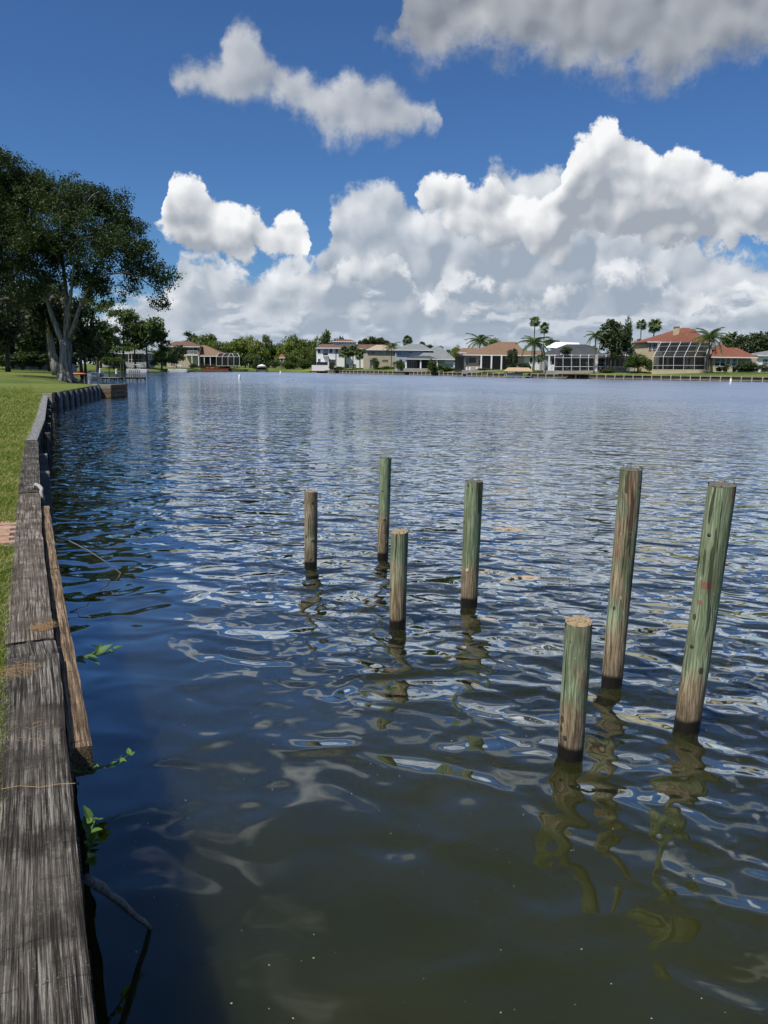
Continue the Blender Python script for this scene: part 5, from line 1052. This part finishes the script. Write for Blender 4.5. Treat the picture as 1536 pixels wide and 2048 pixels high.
def shed():
    h = House('orange_roofed_shed', 'small shed with orange tiled roof among the shrubs', V3, 545, 308, 'shed')
    h.box('wall', 524, 322, 562, 375, 'cream_wall', 0.3, 3, drop=1.5); h.hip('roof', 516, 570, 330, 534, 552, 298, 'red_tile', 0, 4); h.window(534, 340, 550, 358, 0.3, 1, 1, 'tan_wall')
shed()
def balcony_house():
    h = House('brown_balcony_house', 'two storey house with brown roofs, white balcony and pool cage', V2, 1060, 289)
    h.box('wall', 800, 226, 1092, 390, 'tan_wall', 1.0, 9, drop=1.5); h.hip('roof', 784, 1096, 232, 875, 1010, 188, 'dark_brown_tile', 0, 11); h.box('wall', 1080, 310, 1290, 388, 'brick_wall', 2.0, 9, drop=1.5); h.hip('roof', 1072, 1330, 316, 1100, 1150, 222, 'brown_shingle', 0.4, 12)
    h.box('brick_pier', 1074, 234, 1092, 310, 'brick_wall', 0.6, 0.4)
    h.box('balcony_shade_panel', 965, 240, 1072, 300, 'door_and_shade_dark', 0.9, 0.12); h.window(1000, 244, 1040, 296, 0.85, 2, 1, name='sliding_door'); h.box('balcony_floor', 960, 303, 1078, 312, 'white_wall', -1.5, 2.4)  # balcony has no hollow: a dark panel stands in for its shade
    b = [h.pt(x, 304, -1.4) for x in range(985, 1080, 9)]; t = [h.pt(x, 270, -1.4) for x in range(985, 1080, 9)]
    h.bar(t[0], t[-1], 'rail_white', 0.10, 'handrail'); h.bar(b[0], b[-1], 'rail_white', 0.08, 'handrail')
    for p, q in zip(b, t): h.bar(p, q, 'rail_white', 0.07, 'baluster')
    for x in (1022, 1080): h.box('post', x, 312, x + 6, 388, 'white_wall', -1.4, 0.3, drop=.5)
    for x in (1086, 1131, 1184): h.box('post', x, 318, x + 5, 386, 'white_wall', 0.5, 0.3, drop=.5)
    h.box('porch_shade_panel', 1092, 322, 1240, 384, 'door_and_shade_dark', 1.85, 0.12); h.window(1104, 330, 1128, 380, 1.8, 2, 1, 'grey_metal', name='sliding_door'); h.window(820, 250, 850, 285, 1.0, 2, 1)  # dark panel before the brick wall paints the porch shade
    X = [1241, 1292, 1343, 1395, 1444]; D = -4; f = [h.pt(x, 322, D) for x in X]; g_ = [h.pt(x, 402, D) for x in X]; k = [h.pt(x + (22 if i < 3 else -18), 292, 2) for i, x in enumerate(X)]
    for i in range(5):
        h.bar(f[i], g_[i], w=.11); h.bar(f[i], k[i], w=.11)
        if i < 4:
            h.bar(f[i], f[i + 1], w=.11); h.bar(k[i], k[i + 1], w=.1); h.bar(g_[i], g_[i + 1], w=.1); h.sheet([g_[i], g_[i + 1], f[i + 1], f[i]]); h.sheet([f[i], f[i + 1], k[i + 1], k[i]])
    h.sheet([g_[4], h.pt(1470, 398, 3), h.pt(1470, 326, 3), f[4]])
balcony_house()
def left_house():
    h = House('grey_roofed_bungalow', 'grey roofed bungalow with white framed screen porch behind the pines', V2, 430, 246)
    h.box('wall', 215, 286, 620, 372, 'grey_wall', 1.0, 9, drop=1.5); h.hip('roof', 205, 622, 291, 290, 540, 252, 'grey_shingle', 0, 11)
    X = [470, 498, 530, 560, 588, 604]; t = [h.pt(x, 294, -2.5) for x in X]; b = [h.pt(x, 372, -2.5) for x in X]
    for i in range(6):
        h.bar(t[i], b[i], w=.12)
        if i < 5: h.bar(t[i], t[i + 1], w=.12); h.bar(b[i].lerp(t[i], .3), b[i + 1].lerp(t[i + 1], .3), w=.09); h.sheet([b[i], b[i + 1], t[i + 1], t[i]])
    for x in (240, 290, 340): h.window(x, 300, x + 26, 330, 1.0, 2, 2)
left_house()
def left_porch():
    h = House('white_framed_porch', 'low house with white framed windows in shade at the far left', lambda x, y: (x, y), 60, 172)
    h.box('wall', 20, 700, 130, 735, 'grey_wall', 0.5, 6, drop=1.5); h.hip('roof', 12, 138, 700, 45, 110, 688, 'charcoal_shingle', 0, 8)
    for x in (36, 46, 56, 66, 90): h.window(x, 706, x + 8, 716, 0.5, 1, 1)
    h2 = House('white_rail_fence', 'white post and rail screen beside the orange kayak', V2, 120, 196, 'fence')
    P = [(60, 320, 352), (90, 318, 350), (120, 318, 350), (150, 306, 348), (186, 304, 348)]
    for i, (x, a, b) in enumerate(P):
        h2.bar(h2.pt(x, a), h2.pt(x, b + 6), w=.12, name='post')
        if i: h2.bar(h2.pt(P[i - 1][0], 328), h2.pt(x, 328), w=.09, name='rail'); h2.bar(h2.pt(P[i - 1][0], 345), h2.pt(x, 345), w=.09, name='rail')
left_porch()

# ------------------------------------------------------------------ far seawall with pale posts
def far_wall():
    root = empty('long_seawall', (20, 200, 0)); tag(root, 'long dark seawall with pale posts below the far houses', 'seawall'); o = root.location
    pts = [far_pt(px, -0.12) for px in range(625, 1721, 5)]; seg = [Vector((p.x, p.y, 0)) for p in pts]; acc = 0.0; nxt = 0.5; pm = None
    for i in range(0, len(seg) - 8, 8):
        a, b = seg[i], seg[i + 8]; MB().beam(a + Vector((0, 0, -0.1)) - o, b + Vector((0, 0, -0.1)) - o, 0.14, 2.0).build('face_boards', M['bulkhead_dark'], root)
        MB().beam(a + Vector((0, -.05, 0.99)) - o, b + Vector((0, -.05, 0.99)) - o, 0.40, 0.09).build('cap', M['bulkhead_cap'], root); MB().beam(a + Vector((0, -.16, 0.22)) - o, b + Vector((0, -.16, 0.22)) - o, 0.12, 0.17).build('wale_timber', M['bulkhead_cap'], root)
    for a, b in zip(seg, seg[1:]):
        l = (b - a).length
        while nxt <= acc + l:
            p = a.lerp(b, (nxt - acc) / l)
            if pm is None: q = MB().tube([(0, 0, -1.0), (0, 0, 1.12), (0, 0, 1.16)], [0.13, 0.12, 0.08], 8).build('post', M['post_pale'], root); pm = q.data
            else: q = link_mesh('post', pm, root)
            q.location = p + Vector((0, -0.32, 0)) - o; q.scale = (1, 1, random.uniform(.93, 1.06)); nxt += 2.1
        acc += l
far_wall()

# ------------------------------------------------------------------ docks, boats, buoys
def dock(name, label, x0, x1, y0, y1, z, mat, posts=(), over=0.0, skirt=0.26, side='bulkhead_dark'):
    root = empty(name, ((x0 + x1) / 2, (y0 + y1) / 2, 0)); tag(root, label, 'dock'); o = root.location; n = max(3, int((x1 - x0) / 0.30)); me = None
    for i in range(n):
        if me is None: q = MB().box(-0.135, 0.135, -(y1 - y0) / 2, (y1 - y0) / 2, -0.05, 0).build('deck_board', M[mat], root); me = q.data
        else: q = link_mesh('deck_board', me, root)
        q.location = (x0 + (i + .5) * (x1 - x0) / n - o.x, 0, z + 0.004 * (i % 3))
    for y in (y0 + .15, y1 - .15): MB().box(x0 - o.x, x1 - o.x, y - o.y - .06, y - o.y + .06, z - skirt, z - 0.055).build('stringer', M[side], root)
    k = max(2, int((x1 - x0) / 2.4))
    for i in range(k + 1):
        for y in (y0 + .1, y1 - .1): MB().tube([(0, 0, -1.0), (0, 0, z + over)], 0.10, 8).build('pile', M['dock_wood'], root, loc=(x0 + .1 + (x1 - x0 - .2) * i / k - o.x, y - o.y, 0))
    return root
a, b = gz(*V2(225, 528), 0), gz(*V2(412, 528), 0); dk = dock('floating_dock', 'low grey dock in front of the moored boats at left', a.x, b.x, a.y, a.y + 2.2, 0.42, 'concrete')
a2, b2 = gz(*V2(428, 528), 0), gz(*V2(608, 528), 0); dk2 = dock('railed_dock', 'dock with dark rails right of the low grey dock', a2.x, b2.x, a2.y, a2.y + 2.4, 0.45, 'dock_wood')
for X0, X1 in ((478, 568),):
    c0, c1 = at(*V2(X0, 490), a2.y + .4) - dk2.location, at(*V2(X1, 490), a2.y + .4) - dk2.location; zt = at(*V2(500, 437), a2.y + .4).z
    for i in range(6): x = c0.x + (c1.x - c0.x) * i / 5; MB().beam((x, c0.y, .45), (x, c0.y, zt), .08).build('rail_post', M['dock_wood'], dk2)
    for f in (.35, .7, 1.0): MB().beam((c0.x, c0.y, .45 + (zt - .45) * f), (c1.x, c0.y, .45 + (zt - .45) * f), .07).build('rail', M['dock_wood'], dk2)
def mooring(label, view, x, y0, Y, cap, r=0.12):
    p = at(*view(x, y0), Y); root = empty('mooring_post', (p.x, Y, 0)); tag(root, label, 'post', 'mooring posts by the left docks'); c = 0.75 if cap else 0.08
    MB().tube([(0, 0, -1), (0, 0, p.z - c)], [r, r * .95], 9).build('shaft', M['bulkhead_dark'], root); MB().tube([(0, 0, p.z - c - .02), (0, 0, p.z - .05), (0, 0, p.z)], [r * 1.08, r, r * .5], 9).build('cap', M['white_hull' if cap else 'bulkhead_dark'], root)
mooring('tall dark mooring post between the two left docks', V2, 402, 375, a.y + 2.6, False); mooring('tall dark mooring post just right of its twin', V2, 425, 372, a.y + 2.8, False)
mooring('white capped mooring post left of the grey dock', V2, 220, 424, a.y + 9, True, .16); mooring('white capped mooring post on the grey dock', V2, 362, 430, a.y + 1, True, .14); mooring('slim dark post behind the grey dock', V2, 296, 385, a.y + 6, False, .08)
def loft(mb, secs):
    """skin through cross sections (lists of equal length), capped"""
    n = len(secs[0]); v = [p for s in secs for p in s]; f = []
    for i in range(len(secs) - 1):
        for k in range(n): f.append((i * n + k, i * n + (k + 1) % n, (i + 1) * n + (k + 1) % n, (i + 1) * n + k))
    f += [tuple(range(n))[::-1], tuple(range((len(secs) - 1) * n, len(secs) * n))]; mb.add(v, f); return mb
def pontoon(label, x0, x1, view, ywl, Y, arch=True, cover=False, motor=-1):
    p, q = at(*view(x0, ywl), Y), at(*view(x1, ywl), Y); L = q.x - p.x; root = empty('pontoon_boat', ((p.x + q.x) / 2, Y, 0)); tag(root, label, 'boat', 'boats moored along the shore'); h = L / 2
    for y in (-0.95, 0.95): MB().tube([(-h, y, .12), (h * .82, y, .12), (h * .94, y, .2), (h, y, .34)], [.30, .30, .22, .05], 10).build('pontoon_tube', M['grey_metal'], root, True)
    MB().box(-h, h * .95, -1.2, 1.2, .42, .50).build('deck', M['white_hull'], root)
    for y in (-1.17, 1.17): MB().box(-h * .96, h * .9, y - .025, y + .025, .52, 1.08).build('fence_panel', M['white_hull'], root); MB().box(-h * .96, h * .9, y - .03, y + .03, .70, .78).build('stripe', M['grey_metal'], root)
    MB().box(h * .88, h * .92, -1.14, 1.14, .52, 1.05).build('bow_gate', M['white_hull'], root); MB().box(-h * .15, h * .12, .2, .95, .5, 1.35).build('console', M['white_hull'], root, bevel=.05); MB().box(-h * .9, -h * .45, -1.05, 1.05, .5, .95).build('seat', M['canvas_white'], root, bevel=.06); MB().box(h * .35, h * .8, .45, 1.05, .5, .95).build('seat', M['canvas_white'], root, bevel=.06)
    MB().box(-h - .45, -h - .05, -.2, .2, .55, 1.15).box(-h - .35, -h - .15, -.08, .08, -.4, .55).build('outboard_motor', M['dark_metal'], root, bevel=.05)
    if arch:
        for y in (-1.1, 1.1):
            MB().tube([(-h * .75, y, 1.0), (-h * .6, y, 1.9), (-h * .25, y, 2.3), (h * .15, y, 2.2), (h * .3, y, 1.85), (h * .3, y, 1.0)], .05, 6).build('canopy_bow', M['white_metal'], root)
        mb = MB(); loft(mb, [[(x, y, z + .02 - .06 * abs(y)) for y in (-1.15, -.4, .4, 1.15)] + [(x, y, z + .07 - .06 * abs(y)) for y in (1.15, .4, -.4, -1.15)] for x, z in ((-h * .6, 1.92), (-h * .25, 2.3), (h * .15, 2.2), (h * .28, 1.95))]); mb.build('canopy', M['canvas_white' if cover else 'grey_metal'], root)
    return root
pontoon('pontoon boat with arched canopy frame moored behind the railed dock', 462, 650, V2, 458, 223, True)
pontoon('white pontoon boat with low canopy right of the pines', 822, 998, V2, 460, 238, True, True)
def hull_boat(root, L, B=1.1, z=0.0):
    mb = MB(); secs = []
    for t in (-1, -.6, 0, .45, .75, .93, 1.0):
        w = B * (1 - max(0, t - .1) ** 2 * 1.15); w = max(w, .04); d = .15 + .25 * max(0, t) ** 2
        secs.append([(t * L / 2, -w, z + .85 + .15 * max(0, t)), (t * L / 2, -w * .82, z + d), (t * L / 2, 0, z + d - .2), (t * L / 2, w * .82, z + d), (t * L / 2, w, z + .85 + .15 * max(0, t)), (t * L / 2, 0, z + .80)])
    loft(mb, secs); mb.build('hull', M['white_hull'], root); MB().box(-L * .45, L * .25, -B - .012, -B * .99, z + .62, z + .76).build('stripe', M['blue_trim'], root)
    MB().add([(-L * .05, -.7, z + .9), (-L * .05, .7, z + .9), (L * .12, .55, z + .9), (L * .12, -.55, z + .9), (-L * .06, -.65, z + 1.35), (-L * .06, .65, z + 1.35)], [(0, 4, 5, 1), (3, 2, 5, 4), (0, 3, 4), (1, 5, 2)]).build('windshield', M['glass'], root); MB().box(-L / 2 - .4, -L / 2 - .03, -.2, .2, z + .45, z + 1.15).build('outboard_motor', M['dark_metal'], root, bevel=.05)
def canopy_lift():
    p, q = at(*V4(1262, 545), 193), at(*V4(1498, 545), 193); L = q.x - p.x; c = ((p.x + q.x) / 2, 193 - 0.5, 0)
    root = empty('boat_lift', c); tag(root, 'boat lift under a tan canvas canopy by the seawall', 'boat lift'); zt = at(*V4(1380, 492), 193).z; zr = at(*V4(1380, 461), 193).z; h = L / 2
    v = [(-h, -1.7, zt), (h, -1.7, zt), (h, 1.7, zt), (-h, 1.7, zt), (-h * .72, 0, zr), (h * .80, 0, zr)]; MB().add(v + [(a, b, d - .12) for a, b, d in v[:4]], [(0, 1, 5, 4), (1, 2, 5), (2, 3, 4, 5), (3, 0, 4), (0, 6, 7, 1), (1, 7, 8, 2), (2, 8, 9, 3), (3, 9, 6, 0)]).build('canopy', M['canvas_tan'], root)
    for x in (-h * .9, h * .35, h * .92):
        for y in (-1.5, 1.5): MB().tube([(x, y, -1.0), (x, y, zt - .05)], .09, 8).build('post', M['post_pale'], root)
    for y in (-1.5, 1.5): MB().beam((-h * .9, y, .45), (h * .92, y, .45), .1, .16).build('lift_beam', M['grey_metal'], root)
    bt = empty('motor_boat', (c[0] - .5, c[1], 0)); tag(bt, 'white motor boat with blue stripe under the tan canopy', 'boat', 'boats moored along the shore'); hull_boat(bt, L * .62, 1.05, 0.35)
    for x in (-1.5, 1.5): MB().box(x - .08 - .5, x + .08 - .5, -1.5, 1.5, .40, .5).build('bunk', M['dock_wood'], root)
canopy_lift()
def covered_lift():
    p, q = at(*V3(325, 450), 283), at(*V3(415, 450), 283); L = q.x - p.x; root = empty('boat_lift', ((p.x + q.x) / 2, 283, 0)); tag(root, 'small dark boat lift left of the grove', 'boat lift'); h = L / 2
    for x in (-h, h):
        for y in (-1.4, 1.4): MB().tube([(x, y, -1), (x, y, 2.0)], .13, 8).build('post', M['bulkhead_dark'], root)
    for z in (.5, 1.9): MB().box(-h, h, -1.45, -1.32, z, z + .2).build('lift_beam', M['bulkhead_dark'], root)
    MB().box(-h * .9, h * .9, -1.25, 1.25, .7, 1.0).build('cradle', M['dark_metal'], root); b = empty('covered_boat', ((p.x + q.x) / 2, 283, 0)); tag(b, 'boat under a white cover hoisted on the small lift', 'boat', 'boats moored along the shore')
    mb = MB(); loft(mb, [[(t * h * .9, -w, 1.6), (t * h * .9, -w * .8, 1.6 + z * .7), (t * h * .9, 0, 1.6 + z), (t * h * .9, w * .8, 1.6 + z * .7), (t * h * .9, w, 1.6)] for t, w, z in ((-1, .9, .6), (-.6, 1.15, 1.0), (0, 1.15, 1.25), (.6, .9, .9), (1, .2, .3))]); mb.build('boat_cover', M['canvas_white'], b, True); mb = MB(); loft(mb, [[(t * h * .9, -w, 1.6), (t * h * .9, w, 1.6), (t * h * .9, w * .5, 1.02), (t * h * .9, -w * .5, 1.02)] for t, w in ((-1, .9), (0, 1.1), (.6, .85), (1, .15))]); mb.build('hull', M['dark_metal'], b)
covered_lift()
a, b = at(*V2(1100, 440), 262), at(*V2(1345, 440), 262); dock('red_dock', 'red brown dock before the brown balcony house', a.x, b.x, 262, 268, 1.25, 'red_deck', skirt=0.8, side='red_deck')
a, b = at(*V5(578, 640), 186), at(*V5(850, 640), 186); dock('brown_dock', 'wide brown dock deck below the white framed cage', a.x, b.x, 184.5, 188.5, 1.12, 'red_deck', over=.0)
a, b = at(*V3(790, 460), 270), at(*V3(960, 460), 270); dock('low_red_dock', 'small reddish dock below the white house', a.x, b.x, 268, 270.5, 0.7, 'red_deck')
a, b = gz(*V2(130, 490), 0), gz(*V2(275, 490), 0)
bt = empty('flat_skiff', ((a.x + b.x) / 2, a.y + 1, 0)); tag(bt, 'pale low skiff moored behind the grey dock', 'boat', 'boats moored along the shore'); hull_boat(bt, b.x - a.x, 1.0, -0.15)
c = at(153, 728, 128); zc = land_z(c.x, c.y); ky = empty('kayak', (c.x, c.y, zc)); tag(ky, 'orange kayak lying on the grass right of the oak trunk', 'kayak')
mb = MB(); loft(mb, [[(x, math.cos(k * math.pi / 4) * w, zc * 0 + .32 + math.sin(k * math.pi / 4) * w * .55) for k in range(8)] for x, w in ((-1.6, .03), (-1.2, .22), (-.5, .36), (.5, .36), (1.2, .22), (1.6, .03))]); mb.build('hull', M['orange_plastic'], ky, True); MB().tube([(-.35, 0, .50), (-.35, 0, .53), (.35, 0, .53)], [.2, .2, .2], 8).build('cockpit', M['black_rubber'], ky)
def buoy(label, px, pyb, pyt):
    p = gz(px, pyb, 0); t = at(px, pyt, p.y); root = empty('marker_buoy', p); tag(root, label, 'buoy', 'white marker buoys on the lake'); r = 0.16
    MB().tube([(0, 0, -.3), (0, 0, .08), (0, 0, t.z - .06), (0, 0, t.z)], [r * 1.3, r * 1.3, r, r * .55], 12).build('float_body', M['white_hull'], root, True); MB().tube([(0, 0, t.z * .62), (0, 0, t.z * .74)], r * 1.03, 12, False).build('orange_band', M['orange_plastic'], root)
buoy('white marker buoy on the left part of the lake', 479, 760, 749); buoy('small white marker buoy before the far grove', 561, 750, 742); buoy('white marker buoy near the right edge of the lake', 1461, 768, 757)
